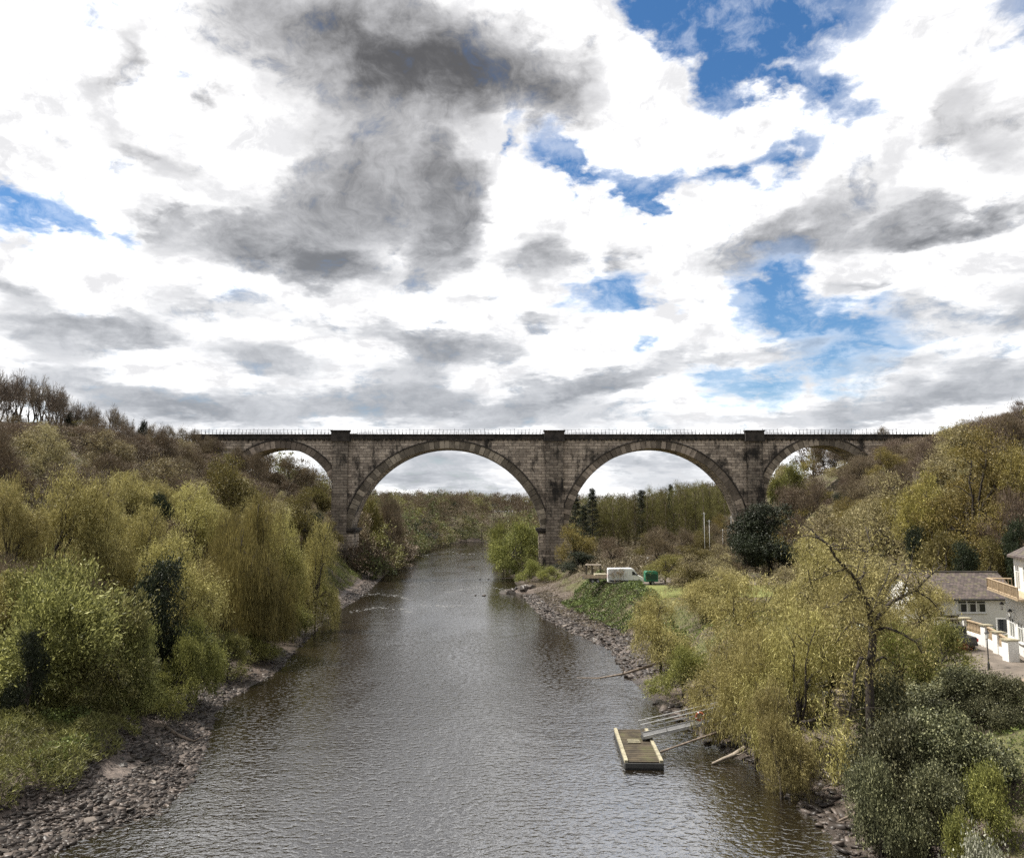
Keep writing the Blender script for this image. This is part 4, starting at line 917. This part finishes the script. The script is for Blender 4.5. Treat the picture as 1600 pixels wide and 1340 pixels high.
cover('bramble_patch', 'green leaves fringing the left bank below the shrubs', 'brambles', lambda x, y: (lb_(x, y) > 5.2 - 1.4 * smst(80, 120, y)) & (lb_(x, y) < 13), 70000, (-50, -26, 60, 200), M['bramble'], 1.9, .24, .11, 2.4, 15, .3)
cover('rough_grass', 'short weeds and grass at the lower right corner', 'grass', lambda x, y: (rb_(x, y) > 4.5) & (vnoise(x, y, 2.2) > .42), 60000, (17, 34, 30, 44), M['grass'], .35, .16, .02, 1.4, 9)
cover('undergrowth', 'brown scrub under the hillside trees on the left', 'undergrowth', lambda x, y: (lb_(x, y) > 14), 90000, (-150, -40, 66, 230), M['deadstem'], 2.2, .8, .07, 3.5, 10)
cover('undergrowth', 'brown scrub under the hillside trees on the right', 'undergrowth', lambda x, y: (x > 50) , 60000, (50, 130, 80, 230), M['deadstem'], 2.2, .8, .07, 3.5, 12)

# ------------------------------------------------------------------ landing pontoon and gangway
M['deck'] = plain('mossy_deck', (.055, .042, .025), .9, var=.45, scale=1.2, dirt=(.07, .075, .025), bump=.02)
M['palepaint'] = plain('worn_white_paint', (.32, .29, .20), .7, var=.3, scale=3, dirt=(.13, .11, .06))
M['blackfloat'] = plain('black_float', (.018, .018, .017), .6, var=.4)
M['galv'] = plain('galvanised_steel', (.38, .38, .37), .6, .1, var=.2, scale=4)
M['greysteel'] = plain('grey_steel_deck', (.11, .11, .11), .6, .2, var=.25, scale=3)
M['orange'] = plain('orange_lifebuoy', (.42, .11, .06), .5)
M['whitepaint'] = plain('white_paint', (.80, .80, .78), .5, var=.05, scale=2, dirt=(.62, .60, .56))
M['wetwood'] = plain('driftwood', (.16, .125, .095), .8, var=.35, scale=4)
M['palewood'] = plain('bleached_driftwood', (.25, .21, .165), .8, var=.3, scale=4)
_n, _f = (atZ(979, 1187, .58) + atZ(1034, 1188, .58)) / 2, (atZ(963, 1136, .58) + atZ(1008, 1137, .58)) / 2; _c = (_n + _f) / 2
pon = empty('floating_pontoon', (_c[0], _c[1], 0), math.atan2(-(_f - _n)[0], (_f - _n)[1]), 'low mossy floating pontoon with two pale edge beams moored off the right bank', 'pontoon')
d = MB()
for i in range(26): d.b2((-1.0, -4.0 + i * .308, .42), (1.0, -4.0 + i * .308 + .292, .48 + .012 * (i % 3)))
d.build('deck', M['deck'], pon)
for s in (-1, 1): MB().b2((s * 1.17 - .12, -4.05, .36), (s * 1.17 + .12, 4.05, .585)).build('edge_beam', M['palepaint'], pon, bevel=.015)
f = MB(); f.b2((-1.30, -4.1, -.35), (1.30, 4.1, .355)); f.build('float', M['blackfloat'], pon, bevel=.04)
f = MB(); f.b2((-1.28, -4.22, .1), (1.28, -4.105, .44)); f.build('fender', M['blackfloat'], pon, bevel=.03)
for yy in (.25, .75): MB().b2((-.62, yy - .09, .5), (.28, yy + .09, .60)).build('mooring_cleat', M['palepaint'], pon, bevel=.015)
g0, g1 = atZ(1004, 1149, .72), atZ(1300, 1080, 3.95); gv = g1 - g0; gl = float(np.linalg.norm(gv)); gd = gv / gl
gw = empty('gangway', tuple(g0), 0, 'sloping grey steel gangway with tube handrails from the bank down to the pontoon', 'gangway')
gw.rotation_euler = (0, -math.asin(gd[2]), math.atan2(gd[1], gd[0]))
MB().b2((0, -.5, -.04), (gl, .5, .04)).build('walkway', M['greysteel'], gw)
for s in (-1, 1):
    MB().b2((0, s * .56 - .04, -.10), (gl, s * .56 + .04, .10)).build('side_beam', M['galv'], gw)
    h = MB()
    for z in (.4, .68, .95): h.tube([(0, s * .57, z), (gl, s * .57, z)], .03, 6)
    h.build('handrail', M['galv'], gw)
    for i in range(9): MB().tube([(gl * i / 8, s * .57, .1), (gl * i / 8, s * .57, .96)], .032, 6).build('post', M['galv'], gw)
MB().tube([(.0, -.6, -.18), (.0, .6, -.18)], .12, 10).build('roller', M['blackfloat'], gw)
def ringbuoy(t, lab):
    p = g0 + gv * t; o = empty('lifebuoy', (p[0] - .1, p[1] - .68, p[2] + .6), 0, lab, 'lifebuoy')
    for nm, m_, a0, a1 in (('ring', M['orange'], 0, 6.2832), ):
        b = MB(); b.tube([(math.cos(a) * .27, 0, math.sin(a) * .27) for a in np.linspace(a0, a1, 25)], .07, 8, cap=False); b.build(nm, m_, o, smooth=True)
    for k in range(4):
        a = k * math.pi / 2 + .4; b = MB(); b.tube([(math.cos(q) * .27, 0, math.sin(q) * .27) for q in np.linspace(a - .14, a + .14, 4)], .076, 8); b.build('band', M['whitepaint'], o, smooth=True)
ringbuoy(.30, 'orange lifebuoy hung on the gangway rail nearer the pontoon'); ringbuoy(.62, 'orange lifebuoy hung on the gangway rail nearer the bank')
ab = MB(); ab.b2((g1[0] - .3, g1[1] - 1.8, -1), (g1[0] + 2.7, g1[1] + 1.8, g1[2] - .12)); o = ab.build('stone_landing', M['stone'], bevel=.06); tag(o, 'squat stone abutment under the bank end of the gangway', 'abutment')
o = MB().tube([atZ(1032, 1174, .5), atZ(1182, 1122, 2.0)], [.075, .07], 8).build('mooring_boom', M['wetwood'], smooth=True); tag(o, 'long thin brown boom pole from the pontoon to the bank', 'boom')
def log(name, pts, rad, lab, mat, twigs=3, seed=1):
    r = np.random.RandomState(seed); b = MB(); b.tube(pts, rad, 8)
    for i in range(twigs):
        q = np.array(pts[-2 if i % 2 else -1]); e = q + r.normal(size=3) * .5 + (0, 0, .35); b.tube([q, (q + e) / 2 + r.normal(size=3) * .08, e], [.05, .035, .01], 5)
    o = b.build(name, mat, smooth=True); tag(o, lab, 'driftwood')
log('driftwood_log', [(13.6, 56.6, .06), (14.4, 57.0, .22), (15.2, 57.2, .42), (16.2, 57.8, .75)], [.07, .12, .17, .19], 'bleached drift log lying on the mud below the gangway', M['palewood'])
log('driftwood_log', [(-26.2, 63.0, .75), (-24.9, 61.9, .5), (-23.4, 61.2, .25)], [.16, .13, .08], 'dark fallen log on the left mud beach', M['wetwood'], 2, 3)
log('driftwood_log', [(-25.6, 54.2, .75), (-24.2, 53.3, .5), (-23.0, 52.6, .28)], [.14, .12, .08], 'dark log across the slabs of the near left shore', M['wetwood'], 1, 4)
log('driftwood_log', [(19.5, 44.5, 1.0), (21.0, 46.2, 1.9), (22.3, 47.6, 3.0)], [.09, .12, .15], 'leaning dark trunk above the right mud beach', M['bark'], 3, 5)
log('driftwood_log', [(17.6, 45.2, .5), (18.8, 45.9, .62), (20.2, 46.0, .85)], [.06, .10, .12], 'thin dark log on the right mud beach', M['wetwood'], 2, 6)
log('driftwood_branch', [(6.6, 84.3, .2), (8.6, 82.5, .5), (11.0, 82.0, 1.0), (14.0, 82.4, 1.8)], [.03, .07, .11, .15], 'grey dead branch reaching into the water under the riverside willow', M['wetwood'], 6, 7)
log('driftwood_branch', [(-13.5, 250, .1), (-12.2, 249, .5), (-11.4, 248.6, .3)], [.05, .12, .1], 'twisted branch stranded in the bright shallows', M['wetwood'], 5, 8)
log('driftwood_branch', [(-4.4, 208, .1), (-2.0, 204, .5), (1.2, 200.5, 1.0), (3.5, 199, 1.7)], [.05, .13, .18, .2], 'bare branch sloping into the water below the green willows', M['wetwood'], 6, 9)
log('fallen_stick', [(-33.4, 58.6, 3.9), (-32.2, 57.6, 3.75)], [.04, .03], 'pale stick poking out of the green shrubs at lower left', M['palewood'], 0, 10)

# ------------------------------------------------------------------ vehicles and the yard
M['vanwhite'] = plain('van_paint', (.78, .78, .77), .35, var=.04, dirt=(.66, .64, .60))
M['glass'] = plain('dark_glass', (.02, .024, .028), .08, var=.2)
M['tyre'] = plain('tyre_rubber', (.02, .02, .02), .85)
M['rim'] = plain('wheel_rim', (.30, .30, .31), .4, .6)
M['blacktrim'] = plain('black_trim', (.03, .03, .032), .55)
M['trgreen'] = plain('green_paint', (.02, .15, .085), .45, var=.12)
M['dkgreen'] = plain('dark_green_canvas', (.012, .05, .032), .7)
M['redlamp'] = plain('red_lamp', (.5, .03, .02), .3); M['clearlamp'] = plain('clear_lamp', (.7, .7, .68), .15)
def wheel(parent, x, y, z, r, w_=.22, ax='y'):
    p = (lambda a, q: (x + math.cos(a) * q, y, z + math.sin(a) * q))
    b = MB(); b.tube([(x, y - w_ / 2, z), (x, y - w_ * .45, z), (x, y + w_ * .45, z), (x, y + w_ / 2, z)], [r * .88, r, r, r * .88], 18); o = b.build('wheel', M['tyre'], parent, smooth=False)
    b = MB(); b.tube([(x, y - w_ / 2 - .015, z), (x, y + w_ / 2 + .015, z)], [r * .58, r * .58], 14); b.build('rim', M['rim'], o)
van = empty('delivery_van', (16.0, 136.6, 5.0), R(-2), 'white high-roofed panel van parked broadside in the riverside yard', 'van')
prof = [(0, .42), (0, 2.55), (.12, 2.68), (3.9, 2.72), (4.25, 2.60), (4.95, 1.62), (5.75, 1.25), (5.92, 1.0), (5.95, .45), (5.55, .36), (.3, .36)]
MB().prism(prof, -1.0, 1.0).build('body', M['vanwhite'], van, bevel=.05)
for s in (-1, 1):
    MB().prism([(4.02, 1.62), (4.02, 2.22), (4.28, 2.22), (4.82, 1.62)], s * 1.012, s * .98).build('side_window', M['glass'], van)
    MB().b2((.25, s * 1.03, .55), (5.3, s * .99, .78)).build('rub_strip', M['blacktrim'], van)
    MB().b2((2.6, s * 1.016, .85), (2.615, s * .99, 2.4)).build('door_seam', M['blacktrim'], van)
    MB().prism([(5.72, .95), (5.6, 1.2), (5.86, 1.1), (5.96, .92)], s * .96, s * .66).build('headlight', M['clearlamp'], van)
    MB().b2((-.02, s * .95 - .08, 1.1), (.02, s * .95, 1.75)).build('tail_light', M['redlamp'], van)
    for xx in (1.05, 4.95): wheel(van, xx, s * .9, .36, .36)
    MB().b2((4.75, s * 1.02, 1.55), (4.9, s * 1.2, 1.85)).build('mirror', M['blacktrim'], van)
MB().prism([(4.34, 2.48), (4.36, 2.52), (4.99, 1.66), (4.96, 1.62)], -.85, .85).build('windscreen', M['glass'], van)
MB().b2((5.90, -.95, .36), (6.0, .95, .7)).build('bumper', M['blacktrim'], van, bevel=.02)
tr = empty('horse_trailer', (22.15, 136.3, 5.0), 0, 'small green box trailer with a darker panel standing in front of the white van', 'trailer')
MB().prism([(0, .5), (0, 2.05), (.25, 2.25), (1.85, 2.25), (2.15, 2.0), (2.15, .5)], -.9, .9).build('body', M['trgreen'], tr, bevel=.04)
MB().b2((.15, -.93, .85), (2.0, -.90, 1.75)).build('side_panel', M['dkgreen'], tr); MB().b2((.0, -.95, 1.80), (2.15, -.90, 1.86)).build('trim_rail', M['trgreen'], tr)
for s in (-1, 1): wheel(tr, 1.2, s * .93, .3, .3, .2); MB().b2((.8, s * .85, .6), (1.6, s * 1.05, .66)).build('mudguard', M['blacktrim'], tr)
MB().b2((2.15, -.05, .45), (3.2, .05, .53)).build('drawbar', M['blacktrim'], tr)
fb = empty('flatbed_trailer', (12.2, 139.6, 5.0), R(3), 'beige-sided flatbed trailer loaded behind the rear of the white van', 'trailer')
M['beige'] = plain('beige_board', (.46, .36, .25), .7, var=.2)
MB().b2((0, -1, .7), (4.2, 1, .82)).build('bed', M['blacktrim'], fb)
for s in (-1, 1): MB().b2((0, s * 1.0, .82), (4.2, s * .96, 1.3)).build('side_board', M['beige'], fb)
MB().b2((1.9, -.8, .82), (4.0, .8, 1.55)).build('load', M['palepaint'], fb, bevel=.08)
for s in (-1, 1):
    for xx in (1.5, 2.4): wheel(fb, xx, s * .85, .33, .33, .2)
st = empty('open_shelter', (15.2, 150, 4.95), 0, 'open timber shelter with a pale flat roof behind the white van', 'shelter')
MB().b2((-1.6, -1, 2.35), (1.2, 1, 2.47)).build('roof', M['palewood'], st)
for x in (-1.5, -.4, 1.1):
    for s in (-1, 1): MB().b2((x - .06, s * .9 - .06, 0), (x + .06, s * .9 + .06, 2.35)).build('post', M['bark'], st)
MB().b2((-1.4, -.3, .75), (.9, .4, .82)).build('bench_top', M['palewood'], st)
def boat(x, y, L_, lab, rz=0):
    o = empty('small_boat', (x, y, float(hgt(x, y)) + .05), rz, lab, 'boat')
    b = MB(); ns = 9; st_ = []
    for i in range(ns):
        q = i / (ns - 1); w_ = .95 * math.sin(min(1, .35 + q * .9) * math.pi * .5) * (1 - max(0, q - .55) ** 2 * 4.6); w_ = max(w_, .03); k = .1 * q ** 2
        st_.append([(q * L_, -w_, 1.35 + k * 3), (q * L_, -w_ * .75, .7 + k), (q * L_, 0, .45 + k * 4), (q * L_, w_ * .75, .7 + k), (q * L_, w_, 1.35 + k * 3)])
    V = [p for r_ in st_ for p in r_]; F = [(i * 5 + j, i * 5 + j + 1, (i + 1) * 5 + j + 1, (i + 1) * 5 + j) for i in range(ns - 1) for j in range(4)] + [tuple(range(5))]
    F += [(i * 5 + 4, i * 5, (i + 1) * 5, (i + 1) * 5 + 4) for i in range(ns - 1)]
    b.add(V, F); b.build('hull', M['whitepaint'], o)
    MB().prism([(L_ * .25, 1.38), (L_ * .28, 2.0), (L_ * .58, 1.95), (L_ * .7, 1.45)], -.6, .6).build('cabin', M['whitepaint'], o, bevel=.05)
    for s in (-1, 1): MB().b2((L_ * .33, s * .615, 1.6), (L_ * .56, s * .6, 1.85)).build('cabin_window', M['glass'], o)
    for x_ in (L_ * .25, L_ * .65): MB().b2((x_ - .1, -.7, 0), (x_ + .1, .7, .62)).build('trestle', M['wetwood'], o)
boat(31.0, 186, 4.2, 'white laid-up cabin boat beyond the hedge behind the yard', R(15))
for px, Y, top, lab in [(1100, 172, 800, 'tallest pale pole left of the big dark evergreen'), (1108, 176, 812, 'second pale pole just right of the tallest one'), (1129, 170, 826, 'short pale pole with a crossbar near the dark evergreen'), (1142, 174, 806, 'slim pale pole nearest the dark evergreen')]:
    p = atY(px, top, Y); z0 = float(hgt(p[0], Y)); o = empty('pale_pole', (p[0], Y, z0), 0, lab, 'pole', None); h = p[2] - z0
    MB().tube([(0, 0, -.5), (0, 0, h)], [.07, .05], 8).build('shaft', M['galv'], o, smooth=True); MB().b2((-.5, -.04, h - .35), (.5, .04, h - .25)).build('crossbar', M['galv'], o)

# ------------------------------------------------------------------ lodge, white house, terrace
M['wallwhite'] = plain('white_render', (.78, .77, .74), .85, var=.04, scale=1.2, dirt=(.66, .64, .60), bump=.01)
M['pebble'] = plain('pebbledash', (.82, .81, .78), .9, var=.04, scale=3, dirt=(.70, .68, .64), bump=.006)
def mat_slate():
    t = NT('slate_roof'); o = t.obj(); b = t.N.new('ShaderNodeTexBrick'); t.L.new(o, b.inputs['Vector'])
    b.inputs['Color1'].default_value = (.13, .10, .09, 1); b.inputs['Color2'].default_value = (.055, .042, .038, 1); b.inputs['Mortar'].default_value = (.03, .025, .025, 1)
    b.inputs['Scale'].default_value = 1.; b.inputs['Brick Width'].default_value = .34; b.inputs['Row Height'].default_value = .24; b.inputs['Mortar Size'].default_value = .02
    c = t.mix(t.rng(t.noise(o, 2.0, 7, .7), .5, .66), b.outputs[0], (.12, .11, .06)); return t.done(t.pbsdf(c, .8, nrm=t.bump(b.outputs[1], .6, -.02)))
M['slate'] = mat_slate(); M['winframe'] = plain('window_frame', (.75, .75, .73), .5, var=.04); M['timber'] = plain('tan_timber', (.38, .29, .19), .7, var=.22, scale=3)
M['curtain'] = plain('curtain', (.50, .50, .44), .9); M['gutter'] = plain('black_gutter', (.03, .028, .028), .5)
def window(parent, W_, H_, cols, Mx, top=True, curtain=True):    # pane in the wall plane, built facing -y, then moved by Mx
    fr = MB(); fw = .10
    fr.b2((0, -.05, 0), (W_, .02, fw)); fr.b2((0, -.05, H_ - fw), (W_, .02, H_))
    for i in range(cols + 1): x = (W_ - fw) * i / cols; fr.b2((x, -.052, fw), (x + fw, .018, H_ - fw))
    if top:
        for i in range(cols): a = (W_ - fw) * i / cols + fw; fr.b2((a, -.045, H_ * .70), (a + (W_ - fw) / cols - fw, .01, H_ * .70 + .06))
    fo = fr.xf(Mx).build('window', M['winframe'], parent)
    MB().b2((fw / 2, -.012, fw / 2), (W_ - fw / 2, .012, H_ - fw / 2)).xf(Mx).build('pane', M['glass'], fo)
    if curtain:
        c = MB()
        for i in range(cols): a = (W_ - fw) * i / cols + fw; c.b2((a, -.022, fw), (a + W_ / cols * .28, -.014, H_ * .68))
        c.xf(Mx).build('curtain', M['curtain'], fo)
    MB().b2((-.08, -.13, -.07), (W_ + .08, .02, -.004)).xf(Mx).build('sill', M['winframe'], fo)
LY_ = 80.0; la, lb2 = atY(1436, 935, LY_), atY(1590, 935, LY_); eav = float(la[2]); rdg = float(atY(1500, 896, LY_ + 3.6)[2]); gz = 5.5
lod = empty('white_lodge', (la[0], LY_, gz), 0, 'single-storey white lodge with a mossy dark slate roof behind the terrace', 'lodge')
Lw = float(lb2[0] - la[0]); he = eav - gz; hr_ = rdg - gz
MB().prism([(0, -1), (0, he), (3.6, hr_ - .12), (7.2, he), (7.2, -1)], 0, Lw, 'x').build('wall', M['pebble'], lod)
rf = MB()
for s in (-1, 1):
    y0, z0 = (-.35, he - .12) if s < 0 else (7.55, he - .12)
    rf.prism([(y0, z0), (y0, z0 + .16), (3.6, hr_ + .16), (3.6, hr_)], -.3, Lw + .3, 'x')
rf.build('roof', M['slate'], lod); MB().tube([(-.3, 3.6, hr_ + .17), (Lw + .3, 3.6, hr_ + .17)], .11, 8).build('ridge_tiles', M['soot'], lod)
MB().tube([(-.3, -.42, he - .05), (Lw + .2, -.42, he - .05)], .075, 8).build('gutter', M['gutter'], lod)
for a, b, t_, bt, c in [(1496, 1540, 937, 957, 3), (1465, 1476, 953, 963, 1)]:
    p, q = atY(a, bt, LY_), atY(b, t_, LY_); window(lod, float(q[0] - p[0]), float(q[2] - p[2]), c, Matrix.Translation((float(p[0] - la[0]), 0, float(p[2] - gz))), c > 1)
# white house at the right edge
HX = float(atY(1571, 937, 70)[0])
hw = empty('white_house', (HX, 70.0, gz), math.atan2(-5.3, -1.8) , 'tall white house with a timber balcony at the right frame edge', 'house')
# local x runs along the river-facing wall towards the camera, local y points into the house
zb = 10.35 - gz
MB().b2((0, .0, -1), (9.5, 9.0, zb)).build('wall', M['wallwhite'], hw)
MB().prism([(.7, zb), (.7, zb + 3.0), (4.9, zb + 5.2), (8.8, zb + 3.0), (8.8, zb)], .35, 9.2, 'x').build('upper_wall', M['wallwhite'], hw)
rf = MB()
for (a, b), (c, d_) in (((.3, zb + 2.85), (4.9, zb + 5.35)), ((9.2, zb + 2.85), (4.9, zb + 5.35))): rf.prism([(a, b), (a, b + .18), (c, d_ + .18), (c, d_)], .05, 9.5, 'x')
rf.build('roof', M['slate'], hw)
MB().b2((-.25, -1.3, zb), (9.6, .68, zb + .14)).build('balcony_deck', M['timber'], hw)
def rail(parent, x0, x1, y0, y1, z, h=.85, step=.24, name='balcony_rail'):
    b = MB(); L_ = math.hypot(x1 - x0, y1 - y0); n = int(L_ / step)
    for i in range(n + 1):
        q = i / n; x, y = x0 + (x1 - x0) * q, y0 + (y1 - y0) * q; b.box((x, y, z + h / 2), (.045 if i % 8 else .1, .045 if i % 8 else .1, h))
    for zz_ in (.06, h): b.tube([(x0, y0, z + zz_), (x1, y1, z + zz_)], .05, 4)
    b.build(name, M['timber'], parent)
rail(hw, -.2, 9.5, -1.25, -1.25, zb + .14); rail(hw, -.2, -.2, -1.25, .6, zb + .14)
for x, wd, z0, hh, c in [(1.0, 1.5, 1.1, 1.75, 2), (3.6, 1.5, 1.1, 1.6, 2), (6.4, 1.5, 1.1, 1.6, 2)]:
    window(hw, wd, hh, c, Matrix.Translation((x, 0, z0)))
window(hw, 1.2, 2.1, 2, Matrix.Translation((.9, .7, zb + .2))); window(hw, 1.2, 1.4, 2, Matrix.Translation((3.2, .7, zb + .9)))
window(hw, 2.0, 1.3, 2, Matrix.Translation((0, 1.2, 1.2)) @ Matrix.Rotation(-math.pi / 2, 4, 'Z'))
def lantern(name, loc, rz, lab, pole=0):
    o = empty(name, loc, rz, lab, 'street lamp' if pole else 'wall lantern'); m_ = M['blacktrim']
    if pole: MB().tube([(0, 0, -.3), (0, 0, .25), (0, 0, .4), (0, 0, pole)], [.09, .09, .045, .035], 8).build('post', m_, o); z = pole
    else: b = MB(); b.tube([(0, 0, .1), (0, -.28, .16), (0, -.34, -.02)], .025, 5); b.build('bracket', m_, o); z = -.42
    cx_, cy_ = (0, 0) if pole else (0, -.34)
    b = MB(); b.tube([(cx_, cy_, z), (cx_, cy_, z + .4)], [.09, .16], 6); b.build('lamp_glass', M['clearlamp'], o)
    b = MB(); b.tube([(cx_, cy_, z + .4), (cx_, cy_, z + .46), (cx_, cy_, z + .62)], [.2, .17, .03], 6); b.tube([(cx_, cy_, z - .05), (cx_, cy_, z)], [.07, .1], 6); b.build('cap', m_, o)
hr0 = math.atan2(-5.3, -1.8); ux, uy = math.cos(hr0), math.sin(hr0)
def onwall(t_, off, z): return (HX + ux * t_ - uy * off, 70.0 + uy * t_ + ux * off, z)
lantern('wall_lantern', onwall(.25, -.02, 9.2), hr0, 'black lantern on the white house corner beside the lodge wall')
lantern('wall_lantern', onwall(2.9, -.02, 8.9), hr0, 'black lantern between the river-facing windows of the white house')
_p = atZ(1545, 1042, 5.5)
lantern('lamp_post', (_p[0], _p[1], 5.5), .4, 'short black lantern post beside the orange shrub below the terrace', 2.1)
# terrace wall with pillars and balustrades, stepping down towards the river
ter = empty('terrace_wall', (41.5, 74.0, gz), 0, 'low white terrace wall with capped pillars and tan balustrade panels', 'terrace wall')
pts = [(lambda q: (float(q[0]) - 41.5, float(q[1]) - 74.0, z - gz))(atZ(px, py, z)) for px, py, z in ((1428, 967, 7.4), (1468, 966, 7.4), (1508, 966, 7.4), (1541, 977, 7.3), (1560, 988, 7.2), (1578, 1000, 7.1))]
for i, (x, y, h) in enumerate(pts):
    big = .34 if i < 5 else .42
    o = MB().b2((x - big, y - big, -.5), (x + big, y + big, h)).build('pillar', M['wallwhite'], ter, bevel=.01)
    c = MB(); c.b2((x - big - .08, y - big - .08, h), (x + big + .08, y + big + .08, h + .1)); c.build('cap', M['palepaint'], o)
for (x0_, y0_, h0), (x1_, y1_, h1) in zip(pts[:-1], pts[1:]):
    a = math.atan2(y1_ - y0_, x1_ - x0_); L_ = math.hypot(x1_ - x0_, y1_ - y0_) - .8; cx_, cy_ = (x0_ + x1_) / 2, (y0_ + y1_) / 2; hm = (h0 + h1) / 2
    MB().box((cx_, cy_, hm / 2 - .75), (L_, .3, hm - .5), a).build('wall', M['wallwhite'], ter)
    b = MB(); n = int(L_ / .26)
    for i in range(n + 1):
        q = (i / n - .5) * (L_ - .1); X_, Y_ = cx_ + math.cos(a) * q, cy_ + math.sin(a) * q; b.tube([(X_, Y_, hm - 1.0), (X_, Y_, hm - .7), (X_, Y_, hm - .35), (X_, Y_, hm - .1)], [.05, .09, .05, .06], 6)
    b.box((cx_, cy_, hm - .04), (L_, .2, .1), a); b.build('balustrade', M['timber'] if abs(math.sin(a)) > .5 else M['palepaint'], ter)
stp = MB()
for i in range(6): stp.b2((39.6 - 1.0 + .05 * i, 60.4 + .34 * i, 5.3), (42.0, 60.4 + .34 * (i + 1) - .01, 5.5 + .18 * (i + 1)))
o = stp.build('stone_steps', M['gravelroad']); tag(o, 'flight of dark steps rising to the white house door', 'steps')
tb = MB()
def car(name, x, y, rz, body, lab, cat, pick=False):
    o = empty(name, (x, y, gz + .03), rz, lab, cat)
    pr_ = [(0, .45), (0, 1.0), (.1, 1.1), (1.6 if pick else .5, 1.12), (1.75 if pick else .9, 1.78), (3.0, 1.78), (3.55, 1.12), (4.5, 1.0), (4.6, .5), (4.4, .38), (.2, .38)]
    MB().prism(pr_, -.88, .88).build('body', body, o, bevel=.05)
    for s in (-1, 1):
        MB().prism([(1.85 if pick else .9, 1.16), (1.92 if pick else 1.1, 1.68), (2.95, 1.68), (3.35, 1.16)], s * .892, s * .86).build('side_window', M['glass'], o)
        for xx in (.85, 3.65): wheel(o, xx, s * .8, .34, .34, .22)
        MB().b2((-.03, s * .82 - .1, .75), (.03, s * .82, 1.0)).build('tail_light', M['redlamp'], o); MB().b2((4.5, s * .7 - .15, .75), (4.62, s * .7 + .05, .92)).build('headlight', M['clearlamp'], o)
    MB().prism([(3.03, 1.70), (3.06, 1.74), (3.56, 1.18), (3.52, 1.14)], -.76, .76).build('windscreen', M['glass'], o)
    x_ = 1.70 if pick else .55
    MB().prism([(x_ - .03, 1.2), (x_ + .0, 1.17), (x_ + (.1 if pick else .34), 1.66), (x_ + (.06 if pick else .30), 1.69)], -.7, .7).build('rear_window', M['glass'], o)
    MB().b2((-.08, -.85, .4), (.0, .85, .62)).build('bumper', M['blacktrim'], o)
M['carblack'] = plain('black_car_paint', (.022, .022, .024), .25, var=.1); M['carbrown'] = plain('brown_car_paint', (.075, .045, .035), .3, var=.1); M['carpale'] = plain('pale_green_car_paint', (.50, .58, .52), .3, var=.05)
_p = atZ(1512, 1017, 5.5); car('parked_car', _p[0], _p[1], R(88), M['carblack'], 'black pickup parked nose-in below the terrace balustrade', 'pickup', True)
car('parked_car', _p[0] - 2.5, _p[1] + 1.4, R(84), M['carbrown'], 'dark brown car half hidden by the willow beside the black pickup', 'car')
car('parked_car', _p[0] - 1.6, _p[1] + 7.2, R(178), M['carpale'], 'pale green car behind the dark brown car', 'car')
skp = empty('garden_seat', (40.6, 76.5, gz), 0, 'dark covered garden seat against the lodge wall', 'garden seat')
MB().b2((-1.6, -.4, .45), (1.4, .4, .55)).build('seat', M['bark'], skp); MB().b2((-1.6, .4, .45), (1.4, .48, 1.9)).build('backrest', M['bark'], skp)
for x in (-1.5, 1.3): MB().b2((x - .05, -.35, 0), (x + .05, .35, .45)).build('leg', M['bark'], skp)
M['rustleaf'] = leafmat('orange_leaf', (.24, .10, .035), (.40, .18, .05), (.12, .07, .03)); M['barrel'] = plain('dark_planter', (.04, .035, .03), .8)
r_ = np.random.RandomState(50); lbs = [((0, 0, .5), (.6, .4, .35)), ((.5, .1, .4), (.4, .4, .3))]
V, F, _ = crown(r_, lbs, 60, 40, .15, .11, .06, 'leaf', 0); o = empty('orange_shrub', (_p[0] - 1.1, _p[1] - .6, 5.45), 0, 'small orange-leaved shrub at the foot of the lantern post', 'shrub')
link('crown', mesh_np('orange_crown', V, F, (M['rustleaf'],)), o); MB().tube([(0, 0, -.2), (.05, 0, .5)], [.05, .03], 5).build('trunk', M['bark'], o)
pl = MB(); pl.tube([(39.4, 60.6, 5.4), (39.4, 60.6, 5.5), (39.4, 60.6, 6.1), (39.4, 60.6, 6.12), (39.4, 60.6, 6.0)], [.3, .36, .46, .36, .3], 12); o = pl.build('planter', M['barrel']); tag(o, 'dark round planter beside the white end pillar', 'planter')
